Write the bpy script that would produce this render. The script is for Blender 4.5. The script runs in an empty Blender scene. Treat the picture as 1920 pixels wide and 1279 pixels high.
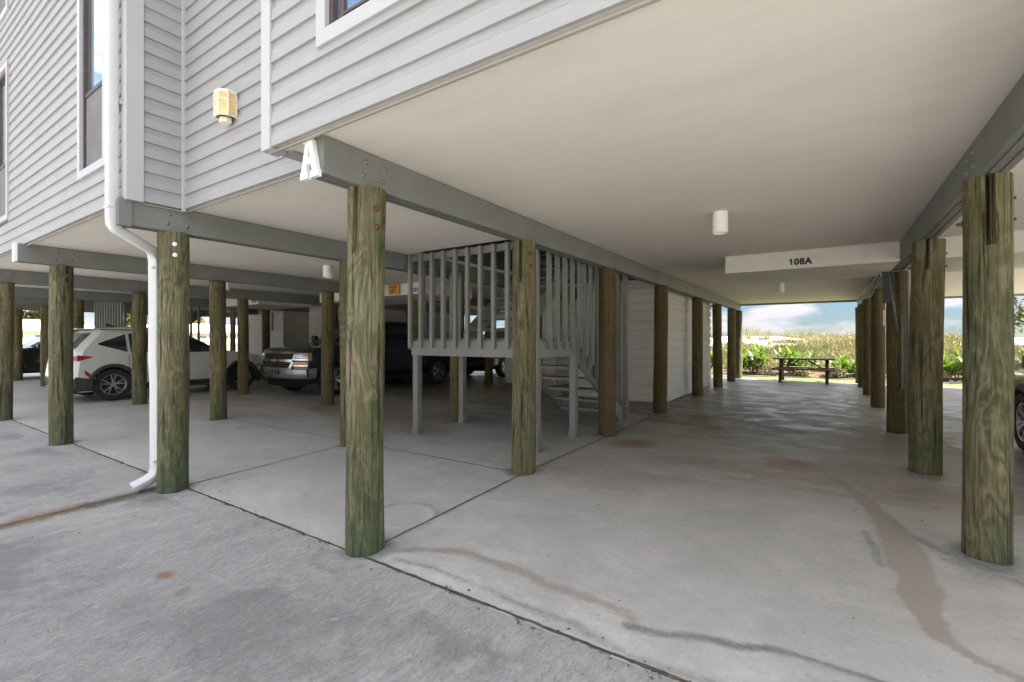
import bpy, bmesh, math, random
import numpy as np
from mathutils import Vector, Matrix
random.seed(7); rng = np.random.default_rng(7)
R = math.radians
S = bpy.context.scene
COL = S.collection

# ------------------------------------------------------------------ camera, sky, sun, exposure
cam_d = bpy.data.cameras.new("camera"); cam = bpy.data.objects.new("camera", cam_d); COL.objects.link(cam)
cam.location = (0, 0, 1.35); cam.rotation_euler = (R(90), 0, R(33.78))
cam_d.sensor_width = 36; cam_d.lens = 885 / 1920 * 36; cam_d.shift_y = -0.0013
cam_d.clip_start = 0.05; cam_d.clip_end = 3000
S.camera = cam
SUN_EL, SUN_AZ = 54, 78            # azimuth measured from +Y towards +X
W = bpy.data.worlds.new("World"); S.world = W; W.use_nodes = True
nt = W.node_tree; N = nt.nodes; L = nt.links
bg = N["Background"]; bg.inputs[1].default_value = 0.08
sky = N.new("ShaderNodeTexSky"); sky.sky_type = 'NISHITA'; sky.sun_disc = False
sky.sun_elevation = R(SUN_EL); sky.sun_rotation = R(SUN_AZ); sky.air_density = 1.0; sky.dust_density = 0.1; sky.ozone_density = 2.0
tc = N.new("ShaderNodeTexCoord"); mp = N.new("ShaderNodeMapping"); mp.inputs['Scale'].default_value = (1, 1, 3.4); mp.inputs['Location'].default_value = (.7, 2.9, 1.3)
cn = N.new("ShaderNodeTexNoise"); cn.inputs['Scale'].default_value = 7.5; cn.inputs['Detail'].default_value = 7; cn.inputs['Roughness'].default_value = .52
cr = N.new("ShaderNodeValToRGB"); cr.color_ramp.elements[0].position = .45; cr.color_ramp.elements[1].position = .60
mx = N.new("ShaderNodeMix"); mx.data_type = 'RGBA'
mx.inputs[7].default_value = (7.5, 7.1, 6.9, 1)
L.new(tc.outputs['Generated'], mp.inputs[0]); L.new(mp.outputs[0], cn.inputs[0]); L.new(cn.outputs[0], cr.inputs[0])
L.new(cr.outputs[0], mx.inputs[0])
# elevation ramp: sky dimmed and blued near the horizon, brightened overhead for added fill
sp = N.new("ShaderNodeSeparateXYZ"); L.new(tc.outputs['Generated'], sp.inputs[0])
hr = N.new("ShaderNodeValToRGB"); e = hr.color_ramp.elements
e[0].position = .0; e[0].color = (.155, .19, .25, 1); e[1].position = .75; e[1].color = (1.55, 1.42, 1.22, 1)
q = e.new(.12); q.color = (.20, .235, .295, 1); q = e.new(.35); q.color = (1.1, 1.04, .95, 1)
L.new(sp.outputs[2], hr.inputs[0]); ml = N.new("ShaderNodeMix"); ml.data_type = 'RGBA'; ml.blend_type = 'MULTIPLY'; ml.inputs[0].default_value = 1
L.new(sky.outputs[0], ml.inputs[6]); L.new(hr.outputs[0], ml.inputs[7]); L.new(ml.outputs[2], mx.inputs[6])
hc = N.new("ShaderNodeValToRGB"); e = hc.color_ramp.elements; e[0].position = .05; e[0].color = (.21, .205, .215, 1); e[1].position = .6; e[1].color = (1, .88, .76, 1)  # clouds get their own ramp, brightest overhead to light the floor
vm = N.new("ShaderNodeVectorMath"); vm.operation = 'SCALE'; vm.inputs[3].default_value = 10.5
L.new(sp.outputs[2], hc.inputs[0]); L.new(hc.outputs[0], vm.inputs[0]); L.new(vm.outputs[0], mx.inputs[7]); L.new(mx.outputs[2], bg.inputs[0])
sd = bpy.data.lights.new("sun", 'SUN'); sun = bpy.data.objects.new("sun", sd); COL.objects.link(sun)
sd.energy = 5.0; sd.angle = R(0.5); sd.color = (1, .95, .86)
dirs = Vector((math.sin(R(SUN_AZ)) * math.cos(R(SUN_EL)), math.cos(R(SUN_AZ)) * math.cos(R(SUN_EL)), math.sin(R(SUN_EL))))
sun.rotation_euler = dirs.to_track_quat('Z', 'Y').to_euler()
S.view_settings.view_transform = 'Standard'; S.view_settings.look = 'None'; S.view_settings.gamma = 1
S.view_settings.use_curve_mapping = False
S.view_settings.exposure = 2.45
S.render.engine = 'CYCLES'; S.cycles.max_bounces = 10; S.cycles.diffuse_bounces = 7; S.cycles.glossy_bounces = 4
S.cycles.sample_clamp_indirect = 8

# ------------------------------------------------------------------ helpers
def tag(o, label=None, cat=None, group=None, kind=None):
    if label: o['label'] = label
    if cat: o['category'] = cat
    if group: o['group'] = group
    if kind: o['kind'] = kind
    return o
def thing(name, label, cat, loc=(0, 0, 0), rz=0, group=None):
    o = bpy.data.objects.new(name, None); COL.objects.link(o); o.location = loc; o.rotation_euler = (0, 0, rz)
    o.empty_display_size = .1
    return tag(o, label, cat, group)
def kids(o): return [c for c in S.objects if c.parent == o]
def copy_tree(o, parent=None):
    c = o.copy(); COL.objects.link(c)
    if parent: c.parent = parent
    for ch in kids(o): copy_tree(ch, c)
    return c

class MB:
    def __init__(s): s.v = []; s.f = []; s.m = []
    def add(s, vs, fs, m=0):
        b = len(s.v); s.v += [tuple(map(float, q)) for q in vs]; s.f += [tuple(b + i for i in f) for f in fs]; s.m += [m] * len(fs); return s
    def box(s, x0, x1, y0, y1, z0, z1, m=0, mat=None):
        vs = [(x, y, z) for z in (z0, z1) for y in (y0, y1) for x in (x0, x1)]
        if mat is not None: vs = [mat @ Vector(q) for q in vs]
        return s.add(vs, [(0, 2, 3, 1), (4, 5, 7, 6), (0, 1, 5, 4), (2, 6, 7, 3), (0, 4, 6, 2), (1, 3, 7, 5)], m)
    def bar(s, a, b, w, h, m=0, up=(0, 0, 1)):
        a, b = Vector(a), Vector(b); d = (b - a); l = d.length; d.normalize(); u = Vector(up)
        sx = d.cross(u)
        if sx.length < 1e-4: sx = d.cross(Vector((1, 0, 0)))
        sx.normalize(); u = sx.cross(d)
        vs = []
        for p in (a, b):
            for i, j in ((-1, -1), (1, -1), (1, 1), (-1, 1)): vs.append(p + sx * i * w / 2 + u * j * h / 2)
        return s.add(vs, [(0, 1, 2, 3)[::-1], (4, 5, 6, 7), (0, 1, 5, 4), (1, 2, 6, 5), (2, 3, 7, 6), (3, 0, 4, 7)], m)
    def tube(s, pts, r, n=10, m=0, cap=True, sq=None):
        pts = [Vector(p) for p in pts]; vs = []; fs = []
        rr = r if isinstance(r, (list, tuple)) else [r] * len(pts)
        ref = None
        for i, p in enumerate(pts):
            d = (pts[min(i + 1, len(pts) - 1)] - pts[max(i - 1, 0)]).normalized()
            if ref is None:
                ref = d.cross(Vector((0, 0, 1)))
                if ref.length < .1: ref = Vector((1, 0, 0))
            ref = (ref - d * ref.dot(d)).normalized(); o = d.cross(ref)
            for k in range(n):
                a = 2 * math.pi * k / n
                ca, sa = math.cos(a), math.sin(a)
                if sq:
                    e = .35; ca = math.copysign(abs(ca) ** e, ca) * sq[0]; sa = math.copysign(abs(sa) ** e, sa) * sq[1]
                vs.append(p + (ref * ca + o * sa) * rr[i])
        for i in range(len(pts) - 1):
            for k in range(n):
                k2 = (k + 1) % n; fs.append((i * n + k, i * n + k2, (i + 1) * n + k2, (i + 1) * n + k))
        if cap: fs.append(tuple(range(n))[::-1]); fs.append(tuple((len(pts) - 1) * n + k for k in range(n)))
        return s.add(vs, fs, m)
    def lathe(s, prof, n=24, m=0, mat=None):
        vs = []; fs = []
        for r, z in prof:
            for k in range(n):
                a = 2 * math.pi * k / n; q = Vector((r * math.cos(a), r * math.sin(a), z)); vs.append(mat @ q if mat is not None else q)
        for i in range(len(prof) - 1):
            for k in range(n):
                k2 = (k + 1) % n; fs.append((i * n + k, i * n + k2, (i + 1) * n + k2, (i + 1) * n + k))
        return s.add(vs, fs, m)
    def prism(s, poly, z0, z1, m=0, mat=None):
        n = len(poly); vs = [(x, y, z0) for x, y in poly] + [(x, y, z1) for x, y in poly]
        if mat is not None: vs = [mat @ Vector(q) for q in vs]
        return s.add(vs, [tuple(range(n))[::-1], tuple(range(n, 2 * n))] + [(i, (i + 1) % n, n + (i + 1) % n, n + i) for i in range(n)], m)
    def grid(s, P, m=0, flip=False):       # P: rows x cols of points
        a = len(P); b = len(P[0]); vs = [q for r in P for q in r]; fs = []
        for i in range(a - 1):
            for j in range(b - 1):
                f = (i * b + j, i * b + j + 1, (i + 1) * b + j + 1, (i + 1) * b + j); fs.append(f[::-1] if flip else f)
        return s.add(vs, fs, m)
    def build(s, name, mats, parent=None, smooth=False, bevel=0, weld=False, autos=None):
        me = bpy.data.meshes.new(name); me.from_pydata(s.v, [], s.f)
        if not isinstance(mats, (list, tuple)): mats = [mats]
        for q in mats: me.materials.append(q)
        me.polygons.foreach_set('material_index', s.m)
        if weld or bevel:
            bm = bmesh.new(); bm.from_mesh(me); bmesh.ops.remove_doubles(bm, verts=bm.verts, dist=1e-5)
            if bevel:
                ed = [e for e in bm.edges if len(e.link_faces) == 2 and e.calc_face_angle(0) > .5]
                bmesh.ops.bevel(bm, geom=ed, offset=bevel, segments=2, affect='EDGES', profile=.6)
            bm.to_mesh(me); bm.free()
        if smooth: me.polygons.foreach_set('use_smooth', [True] * len(me.polygons))
        if autos is not None:
            me.polygons.foreach_set('use_smooth', [True] * len(me.polygons))
            bm = bmesh.new(); bm.from_mesh(me)
            for e in bm.edges:
                if len(e.link_faces) == 2 and e.calc_face_angle(0) > R(autos): e.smooth = False
            bm.to_mesh(me); bm.free()
        me.update(); o = bpy.data.objects.new(name, me); COL.objects.link(o)
        if parent: o.parent = parent
        return o

# ------------------------------------------------------------------ materials
class NT:
    def __init__(s, name):
        s.m = bpy.data.materials.new(name); s.m.use_nodes = True; s.t = s.m.node_tree; s.b = s.t.nodes['Principled BSDF']
    def n(s, typ, ins=None, **kw):
        q = s.t.nodes.new('ShaderNode' + typ)
        for k, v in kw.items(): setattr(q, k, v)
        for k, v in (ins or {}).items():
            if isinstance(v, bpy.types.NodeSocket): s.t.links.new(v, q.inputs[k])
            else: q.inputs[k].default_value = v
        return q
    def link(s, a, b): s.t.links.new(a, b)
    def co(s, scale=(1, 1, 1), kind='Object', loc=None):
        t = s.n('TexCoord'); m = s.n('Mapping', {0: t.outputs[kind], 'Scale': scale})
        if loc is not None: s.link(loc, m.inputs['Location'])
        return m.outputs[0]
    def noise(s, v, sc, det=4, ro=.55, dist=0): return s.n('TexNoise', {'Vector': v, 'Scale': sc, 'Detail': det, 'Roughness': ro, 'Distortion': dist}).outputs[0]
    def ramp(s, v, stops):
        r = s.n('ValToRGB', {0: v}); e = r.color_ramp.elements
        while len(e) < len(stops): e.new(.5)
        for q, (p, c) in zip(e, stops): q.position = p; q.color = (c, c, c, 1) if isinstance(c, (int, float)) else (*c, 1)
        return r.outputs[0]
    def mix(s, f, a, b, mode='MIX'):
        q = s.n('Mix', data_type='RGBA', blend_type=mode)
        for i, v in ((0, f), (6, a), (7, b)):
            if isinstance(v, bpy.types.NodeSocket): s.link(v, q.inputs[i])
            elif i and isinstance(v, tuple): q.inputs[i].default_value = (*v[:3], 1)
            else: q.inputs[i].default_value = v
        return q.outputs[2]
    def math(s, op, a, b=0.0, c=None, clamp=False):
        q = s.n('Math', {0: a, 1: b}, operation=op, use_clamp=clamp)
        if isinstance(c, bpy.types.NodeSocket): s.link(c, q.inputs[2])
        elif c is not None: q.inputs[2].default_value = c
        return q.outputs[0]
    def bump(s, h, st=.3, d=.01):
        q = s.n('Bump', {'Height': h, 'Strength': st, 'Distance': d}); s.link(q.outputs[0], s.b.inputs['Normal'])
    def set(s, **kw):
        al = dict(col='Base Color', rough='Roughness', metal='Metallic', spec='Specular IOR Level', coat='Coat Weight', emis='Emission Color', es='Emission Strength', trans='Transmission Weight', alpha='Alpha', cr='Coat Roughness')
        for k, v in kw.items():
            i = s.b.inputs[al[k]]
            if isinstance(v, bpy.types.NodeSocket): s.link(v, i)
            else: i.default_value = (*v, 1) if isinstance(v, tuple) and len(v) == 3 else v
        return s

def paint(name, c, rough=.45, var=.12, sc=3, bump=.0, dirt=(.25, .22, .17), dirta=.25):
    t = NT(name); v = t.co(); n = t.noise(v, sc, 6, .6)
    a = tuple(x * (1 - var) for x in c); b = tuple(min(1, x * (1 + var)) for x in c)
    col = t.ramp(n, [(.3, a), (.7, b)])
    n2 = t.ramp(t.noise(v, sc * 2.7, 8, .7), [(.52, 0), (.75, 1)])
    col = t.mix(t.math('MULTIPLY', n2, dirta), col, dirt); t.set(col=col, rough=rough)
    if bump: t.bump(t.noise(v, 60, 4), bump, .004)
    return t.m
M = {}
t = NT('vinyl_siding'); v = t.co(); n = t.noise(v, 1.1, 5, .6)
c = t.ramp(n, [(.3, (.308, .305, .309)), (.7, (.340, .337, .341))])
c = t.mix(t.ramp(t.noise(t.co((.6, .6, 9)), 3.2, 6, .72, .3), [(.50, 0), (.78, .42)]), c, (.26, .245, .215))       # mildew along the laps
c = t.mix(t.ramp(t.noise(t.co((9, 9, .5)), 2.2, 5, .65), [(.52, 0), (.8, .35)]), c, (.29, .275, .25))         # runs
c = t.mix(t.ramp(t.noise(t.co((1, 1, 16)), 5, 4, .7, .2), [(.66, 0), (.72, .55)]), c, (.15, .145, .13))
t.set(col=c, rough=.5, spec=.35); t.bump(t.noise(t.co((2, 2, 30)), 6, 4), .12, .004); M['siding'] = t.m
M['trim'] = paint('white_trim', (.42, .42, .43), .4, .04, 2, 0, (.5, .48, .42), .15)
M['spout'] = paint('white_metal_spout', (.55, .56, .56), .35, .05, 3, 0, (.45, .42, .36), .35)
M['letter'] = paint('white_letter_paint', (.78, .78, .78), .5, .03, 6)
M['lampw'] = paint('white_lamp_metal', (.8, .79, .76), .4, .04, 4)
M['gray'] = paint('gray_wood_paint', (.165, .17, .16), .5, .10, 2.2, .12, (.12, .11, .10), .45)
M['railgray'] = paint('gray_railing_paint', (.20, .205, .20), .5, .10, 3, .1, (.12, .11, .10), .4)
M['moss'] = paint('moss', (.06, .07, .02), .9, .4, 30); M['storew'] = paint('storage_siding', (.60, .59, .57), .5, .06, 1.5, .05, (.40, .36, .30), .35); M['tanstrip'] = paint('tan_strip', (.36, .33, .28), .6, .1, 4); M['steel'] = paint('galvanised', (.35, .35, .34), .4, .2, 12); M['rust'] = paint('rusty_iron', (.12, .055, .032), .8, .4, 30, .3, (.10, .03, .015), .6)
M['conduit'] = paint('gray_conduit', (.15, .15, .15), .45, .1, 5)
M['red'] = paint('red_cap', (.55, .03, .03), .5, .1, 5)
M['dark'] = paint('dark_shaft', (.10, .10, .09), .8, .2, 2)
M['rubber'] = paint('tyre_rubber', (.018, .018, .018), .75, .3, 8); M['blackpl'] = paint('black_plastic', (.022, .022, .024), .5, .15, 4)
M['cladding'] = paint('grey_cladding', (.045, .045, .047), .6, .12, 4)
M['tan'] = paint('tan_panel', (.50, .40, .27), .6, .06, 3)
M['table'] = paint('weathered_table_wood', (.10, .07, .055), .75, .35, 9, .3, (.12, .10, .08), .5)
M['housew'] = paint('house_wall', (.62, .60, .56), .7, .05, .6); M['roofw'] = paint('pale_roof', (.62, .57, .52), .7, .08, .8)
M['fascia'] = paint('pink_fascia', (.55, .33, .24), .6, .06, .8); M['beige'] = paint('beige_stucco', (.60, .54, .42), .8, .06, .5)
M['doorg'] = paint('gray_green_door', (.10, .12, .10), .5, .1, 2)
M['black'] = paint('black_paint', (.02, .02, .02), .5, .1, 4)
M['orange'] = paint('orange_sign', (.60, .27, .05), .5, .15, 14); M['brownt'] = paint('brown_letters', (.16, .06, .02), .6, .1, 5)
M['bark'] = paint('bark', (.13, .10, .07), .9, .35, 6, .5)

def car_paint(name, c, metal=.0, rough=.3):
    t = NT(name); t.set(col=c, rough=rough, metal=metal, coat=1.0, cr=.04); return t.m
M['cwhite'] = car_paint('white_car_paint', (.62, .62, .60)); M['cnavy'] = car_paint('navy_car_paint', (.010, .018, .045), .4)
M['cdark'] = car_paint('charcoal_car_paint', (.035, .037, .04), .5); M['csilver'] = car_paint('silver_car_paint', (.42, .44, .46), .6)
t = NT('chrome'); t.set(col=(.85, .85, .83), metal=1.0, rough=.2); M['chrome'] = t.m
t = NT('alloy'); t.set(col=(.55, .55, .55), metal=.9, rough=.28); M['alloy'] = t.m
t = NT('car_glass'); t.set(col=(.02, .028, .027), rough=.04, spec=.8, coat=1.0); M['glass'] = t.m
t = NT('tail_red'); t.set(col=(.35, .02, .015), rough=.12, coat=1.0); M['tail'] = t.m
t = NT('amber_lens'); t.set(col=(.75, .28, .03), rough=.15, coat=1.0); M['amber'] = t.m
t = NT('headlamp_lens'); t.set(col=(.55, .56, .55), rough=.12, metal=.5, coat=1.0); M['headl'] = t.m
t = NT('grille_black'); t.set(col=(.006, .006, .006), rough=.7, spec=.15); M['gblack'] = t.m
t = NT('gold_badge'); t.set(col=(.55, .33, .10), rough=.3, metal=.7); M['gold'] = t.m
t = NT('window_glass'); t.set(col=(.035, .05, .065), rough=.03, spec=1.0, coat=1.0, metal=.35); t.b.inputs['Base Color'].default_value = (.30, .36, .42, 1); t.b.inputs['Metallic'].default_value = .75
v = t.co(); t.bump(t.noise(v, 1.3, 2), .10, .02); M['wglass'] = t.m
t = NT('insect_screen'); v = t.co((1, 1, 1)); t.set(col=t.ramp(t.noise(v, 2.5, 3), [(.35, (.13, .13, .135)), (.65, (.17, .17, .175))]), rough=.85); M['screen'] = t.m
M['bronze'] = paint('bronze_window_frame', (.07, .05, .045), .5, .1, 4)
t = NT('amber_lantern_glass'); v = t.co(); t.set(col=t.ramp(t.noise(v, 8, 4), [(.3, (.62, .40, .14)), (.7, (.80, .62, .30))]), rough=.35); M['lantglass'] = t.m
M['cream'] = paint('cream_lantern_frame', (.78, .72, .58), .45, .04, 6)

# soffit plaster
t = NT('soffit_plaster'); v = t.co(); v2 = t.co((1, 3.2, 1))
col = t.ramp(t.noise(v2, 1.1, 6, .62, .6), [(.25, (.68, .64, .57)), (.5, (.73, .69, .62)), (.78, (.77, .73, .66))])
st = t.ramp(t.noise(v, .45, 4, .6), [(.35, 0), (.72, 1)]); col = t.mix(t.math('MULTIPLY', st, .28), col, (.58, .54, .46))
t.set(col=col, rough=.75, spec=.25)
t.bump(t.math('ADD', t.noise(v2, 9, 6, .65, .5), t.math('MULTIPLY', t.noise(v, 70, 3), .35)), .10, .010); M['soffit'] = t.m

# treated piling
def pile_mat():
    t = NT('treated_pile_wood')
    oi = t.n('ObjectInfo'); rnd = oi.outputs['Random']; age = oi.outputs['Alpha']
    off = t.n('CombineXYZ', {0: t.math('MULTIPLY', rnd, 9.3), 1: t.math('MULTIPLY', rnd, 5.1), 2: t.math('MULTIPLY', rnd, 17.7)}).outputs[0]
    tcn = t.n('TexCoord').outputs['Object']
    ad = t.n('VectorMath', {0: tcn, 1: off}, operation='ADD').outputs[0]
    def mp(sc): return t.n('Mapping', {0: ad, 'Scale': sc}).outputs[0]
    base = t.noise(mp((1, 1, .24)), 5.5, 3, .5, 1.1)
    fine = t.noise(mp((1, 1, .10)), 34, 7, .75)
    bands = t.math('SINE', t.math('MULTIPLY_ADD', base, 44, t.math('MULTIPLY', fine, 5.5)))
    bands = t.math('MULTIPLY_ADD', bands, .5, .5)
    bands2 = t.math('POWER', bands, 2.2)
    grain = t.noise(mp((1, 1, .025)), 95, 6, .7)
    checks = t.noise(mp((1, 1, .045)), 30, 5, .6, .3)
    patch = t.noise(mp((1, 1, .45)), 3.1, 6, .65)
    rub = t.noise(mp((1, 1, .5)), 8, 8, .75, .4)
    c = t.mix(t.ramp(patch, [(.38, 0), (.62, 1)]), (.086, .096, .040), (.18, .145, .075))
    c = t.mix(t.ramp(t.noise(mp((1, 1, .3)), 4.5, 6, .65, 1), [(.47, 0), (.66, .9)]), c, (.062, .098, .036))
    sw = t.ramp(t.noise(mp((1, 1, .5)), 2.2, 3, .5), [(.40, .25), (.62, 1)])
    c = t.mix(t.math('MULTIPLY', bands2, t.math('MULTIPLY', sw, .34)), c, (.33, .31, .225))
    c = t.mix(t.math('MULTIPLY', t.ramp(bands, [(0, 1), (.30, 0)]), t.math('MULTIPLY', sw, .42)), c, (.055, .05, .032))
    c = t.mix(t.ramp(grain, [(.36, .8), (.52, 0)]), c, (.035, .03, .018))
    c = t.mix(t.ramp(fine, [(.56, 0), (.74, .6)]), c, (.33, .30, .21))
    c = t.mix(t.ramp(rub, [(.57, 0), (.68, .55)]), c, (.27, .235, .155))
    c = t.mix(t.ramp(rub, [(.26, .5), (.42, 0)]), c, (.06, .06, .038))
    c = t.mix(t.ramp(checks, [(.35, .95), (.41, 0)]), c, (.018, .016, .011))
    kn = t.n('TexVoronoi', {'Vector': mp((1, 1, .42)), 'Scale': 5.2}).outputs[0]
    c = t.mix(t.ramp(kn, [(.05, .75), (.17, 0)]), c, (.045, .035, .022))
    z = t.n('SeparateXYZ', {0: tcn}).outputs[2]
    zz = t.math('ADD', z, t.math('MULTIPLY', patch, .7))
    gm = t.ramp(zz, [(.45, .6), (.85, 0)]); c = t.mix(t.math('MULTIPLY', gm, t.ramp(rub, [(.3, 1), (.65, .35)])), c, (.065, .10, .055))
    c = t.mix(t.math('MULTIPLY', t.ramp(z, [(0, 1), (.05, 0)]), .7), c, (.05, .055, .04))
    brown = t.mix(.72, c, (.105, .056, .018)); c = t.mix(age, brown, c)
    t.set(col=c, rough=.8, spec=.3)
    t.bump(t.math('ADD', t.math('MULTIPLY', bands, .35), t.math('ADD', grain, t.math('ADD', t.ramp(checks, [(.35, 0), (.42, 1)]), fine))), .8, .008)
    return t.m
M['pile'] = pile_mat()

# concrete
def concrete(name, drive):
    t = NT(name); v = t.co(); vs = t.co((2.8, 1, 1)) if drive else t.co((1, 1.7, 1))
    a1 = t.n('Attribute', attribute_name='stain_a'); a2 = t.n('Attribute', attribute_name='stain_b')
    s1 = t.n('SeparateColor', {0: a1.outputs['Color']}).outputs; s2 = t.n('SeparateColor', {0: a2.outputs['Color']}).outputs
    big = t.noise(v, .55, 5, .6, .4); mid = t.noise(vs, 2.4, 7, .65, .6); fine = t.noise(v, 55, 6, .72); grit = t.noise(v, 190, 3, .6)
    if drive: c = t.ramp(mid, [(.3, (.38, .375, .37)), (.5, (.475, .47, .46)), (.72, (.57, .565, .555))])
    else: c = t.ramp(mid, [(.28, (.42, .41, .40)), (.5, (.48, .47, .46)), (.75, (.54, .53, .52))])
    c = t.mix(t.ramp(big, [(.38, 0), (.60, .6)]), c, (.40, .395, .37) if not drive else (.35, .35, .345))
    e = t.math('MULTIPLY_ADD', t.noise(v, 34, 8, .78), .55, t.math('MULTIPLY', t.noise(v, 8, 6, .7), .45))
    def mask(s, amt, lo=.28, hi=.62):
        q = t.math('ADD', s, t.math('MULTIPLY', t.math('SUBTRACT', e, .5), 2.3))
        q = t.ramp(q, [(lo - .12, 0), (hi + .2, 1)]); q = t.math('MULTIPLY', q, t.ramp(s, [(.0, 0), (.3, 1)])); return t.math('MULTIPLY', q, amt)
    c = t.mix(mask(s2[2], .8), c, (.215, .215, .215))      # worn aggregate patches
    c = t.mix(mask(s1[0], .85), c, (.15, .15, .145))     # dark wet / grime, and the post-base rings
    c = t.mix(mask(s1[1], .85, .25, .4), c, (.33, .285, .235))   # tan trail
    c = t.mix(mask(s1[2], .7, .35, .7), c, (.58, .58, .58))     # chalk
    c = t.mix(mask(s2[0], .95, .2, .5), c, (.30, .14, .055))      # rust
    c = t.mix(mask(s2[1], .95, .15, .5), c, (.06, .075, .02))      # moss
    sp = t.ramp(t.noise(v, 24, 3, .5), [(.66, 0), (.70, 1)]); c = t.mix(t.math('MULTIPLY', sp, .28), c, (.14, .14, .14))
    if drive:
        sm = t.ramp(t.noise(vs, 11, 8, .75, .8), [(.40, 0), (.66, 1)]); c = t.mix(t.math('MULTIPLY', sm, .42), c, (.20, .20, .20))
        pk = t.ramp(grit, [(.60, 0), (.68, 1)]); c = t.mix(t.math('MULTIPLY', pk, .30), c, (.55, .55, .55))
        pd = t.ramp(t.noise(t.co((1.7, 1, 1)), 46, 5, .6, .3), [(.60, 0), (.68, 1)]); c = t.mix(t.math('MULTIPLY', pd, .55), c, (.16, .16, .165))
        st = t.ramp(t.noise(t.co((3.2, 1, 1)), 17, 8, .78, .5), [(.47, 0), (.60, 1)]); c = t.mix(t.math('MULTIPLY', st, .30), c, (.24, .24, .245))
        lt = t.ramp(t.noise(t.co((2, 1, 1)), 38, 5, .7), [(.60, 0), (.70, 1)]); c = t.mix(t.math('MULTIPLY', lt, .35), c, (.66, .66, .65))
    c = t.mix(t.ramp(fine, [(.3, .22), (.55, 0)]), c, (.17, .17, .17))
    if not drive:
        bl = t.ramp(t.noise(v, 1.3, 8, .7, .8), [(.42, 0), (.62, 1)]); c = t.mix(t.math('MULTIPLY', bl, .30), c, (.27, .262, .25))
        sc2 = t.ramp(t.noise(t.co((1, 2.4, 1)), 6, 9, .8, .5), [(.52, 0), (.66, 1)]); c = t.mix(t.math('MULTIPLY', sc2, .26), c, (.25, .24, .225))
        lg = t.ramp(t.noise(t.co((1, 1.8, 1)), 3.3, 9, .8, .3), [(.56, 0), (.68, 1)]); c = t.mix(t.math('MULTIPLY', lg, .30), c, (.62, .61, .60))
        y = t.n('SeparateXYZ', {0: t.co()}).outputs[1]
        far = t.ramp(t.math('ADD', t.math('MULTIPLY', y, .08), t.math('MULTIPLY', t.math('SUBTRACT', big, .5), .55)), [(.34, 0), (.72, 1)])
        gr = t.ramp(t.noise(t.co((1, 2.2, 1)), 1.3, 6, .65, .9), [(.38, 0), (.68, 1)])
        c = t.mix(t.math('MULTIPLY', far, t.math('MULTIPLY_ADD', gr, .60, .24)), c, (.125, .102, .072))
        pol = t.ramp(t.noise(t.co((1, 1.2, 1)), 1.9, 8, .72, .5), [(.42, 1), (.56, 0)])
        ro = t.mix(t.math('MULTIPLY', far, t.math('MULTIPLY_ADD', pol, .68, .1)), (.62,) * 3, (.24,) * 3)
        ro = t.mix(s1[0], ro, (.4,) * 3)
        t.set(col=c, rough=ro, spec=.5)
        t.bump(t.math('ADD', fine, t.math('MULTIPLY', s1[2], .8)), .2, .004)
    else:
        t.set(col=c, rough=.82, spec=.35)
        t.bump(t.math('ADD', t.math('MULTIPLY', fine, 1.0), t.math('ADD', grit, t.math('MULTIPLY', t.math('SUBTRACT', sm, pd), 1.2))), .7, .009)
    return t.m
M['floor'] = concrete('concrete_floor', False); M['drive'] = concrete('concrete_driveway', True)
t = NT('joint_filler'); v = t.co(); t.set(col=t.ramp(t.noise(v, 14, 6, .7), [(.3, (.035, .032, .025)), (.55, (.085, .075, .055)), (.75, (.16, .13, .09))]), rough=.95); t.bump(t.noise(v, 80, 4), .6, .01); M['joint'] = t.m
t = NT('thin_joint'); t.set(col=(.10, .09, .075), rough=.95); M['joint2'] = t.m
t = NT('dune_sand'); v = t.co(); n = t.noise(v, .35, 6, .65); z = t.n('SeparateXYZ', {0: v}).outputs
veg = t.ramp(t.math('ADD', t.math('MULTIPLY', n, .9), t.math('MULTIPLY', z[2], -.36)), [(-.02, 0), (.16, 1)])
t.set(col=t.mix(veg, (.66, .62, .57), t.ramp(t.noise(v, 2.2, 6, .7), [(.3, (.11, .10, .045)), (.55, (.21, .19, .09)), (.75, (.30, .26, .15))])), rough=.95)
t.bump(t.noise(v, 3, 6), .6, .15); M['sand'] = t.m
t = NT('lawn'); v = t.co(); t.set(col=t.ramp(t.noise(v, 5, 7, .75), [(.3, (.06, .09, .015)), (.6, (.12, .145, .03)), (.8, (.18, .18, .06))]), rough=.95); t.bump(t.noise(v, 60, 5), .8, .03); M['lawn'] = t.m
t = NT('mulch'); v = t.co(); t.set(col=t.ramp(t.noise(v, 18, 6, .75), [(.3, (.06, .035, .025)), (.55, (.16, .10, .07)), (.8, (.32, .24, .19))]), rough=.95); t.bump(t.noise(v, 40, 5), .9, .04); M['mulch'] = t.m
t = NT('outer_ground'); v = t.co(); t.set(col=t.ramp(t.noise(v, .12, 6, .65), [(.35, (.16, .17, .07)), (.55, (.30, .29, .19)), (.75, (.42, .39, .32))]), rough=.95); M['ground'] = t.m
def leafm(name, stops, sc=3, trans=.25):
    t = NT(name); v = t.co(); t.set(col=t.ramp(t.noise(v, sc, 5, .7), stops), rough=.45, spec=.4)
    # thin leaves let some sun through
    tr = t.n('BsdfTranslucent'); t.link(t.b.inputs['Base Color'].links[0].from_socket, tr.inputs[0])
    ms = t.n('MixShader', {0: trans}); t.link(t.b.outputs[0], ms.inputs[1]); t.link(tr.outputs[0], ms.inputs[2])
    t.link(ms.outputs[0], t.t.nodes['Material Output'].inputs[0]); return t.m
M['leaf1'] = leafm('broad_leaf', [(.3, (.06, .12, .012)), (.5, (.15, .25, .03)), (.72, (.32, .40, .07))], 4, .35)
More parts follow.
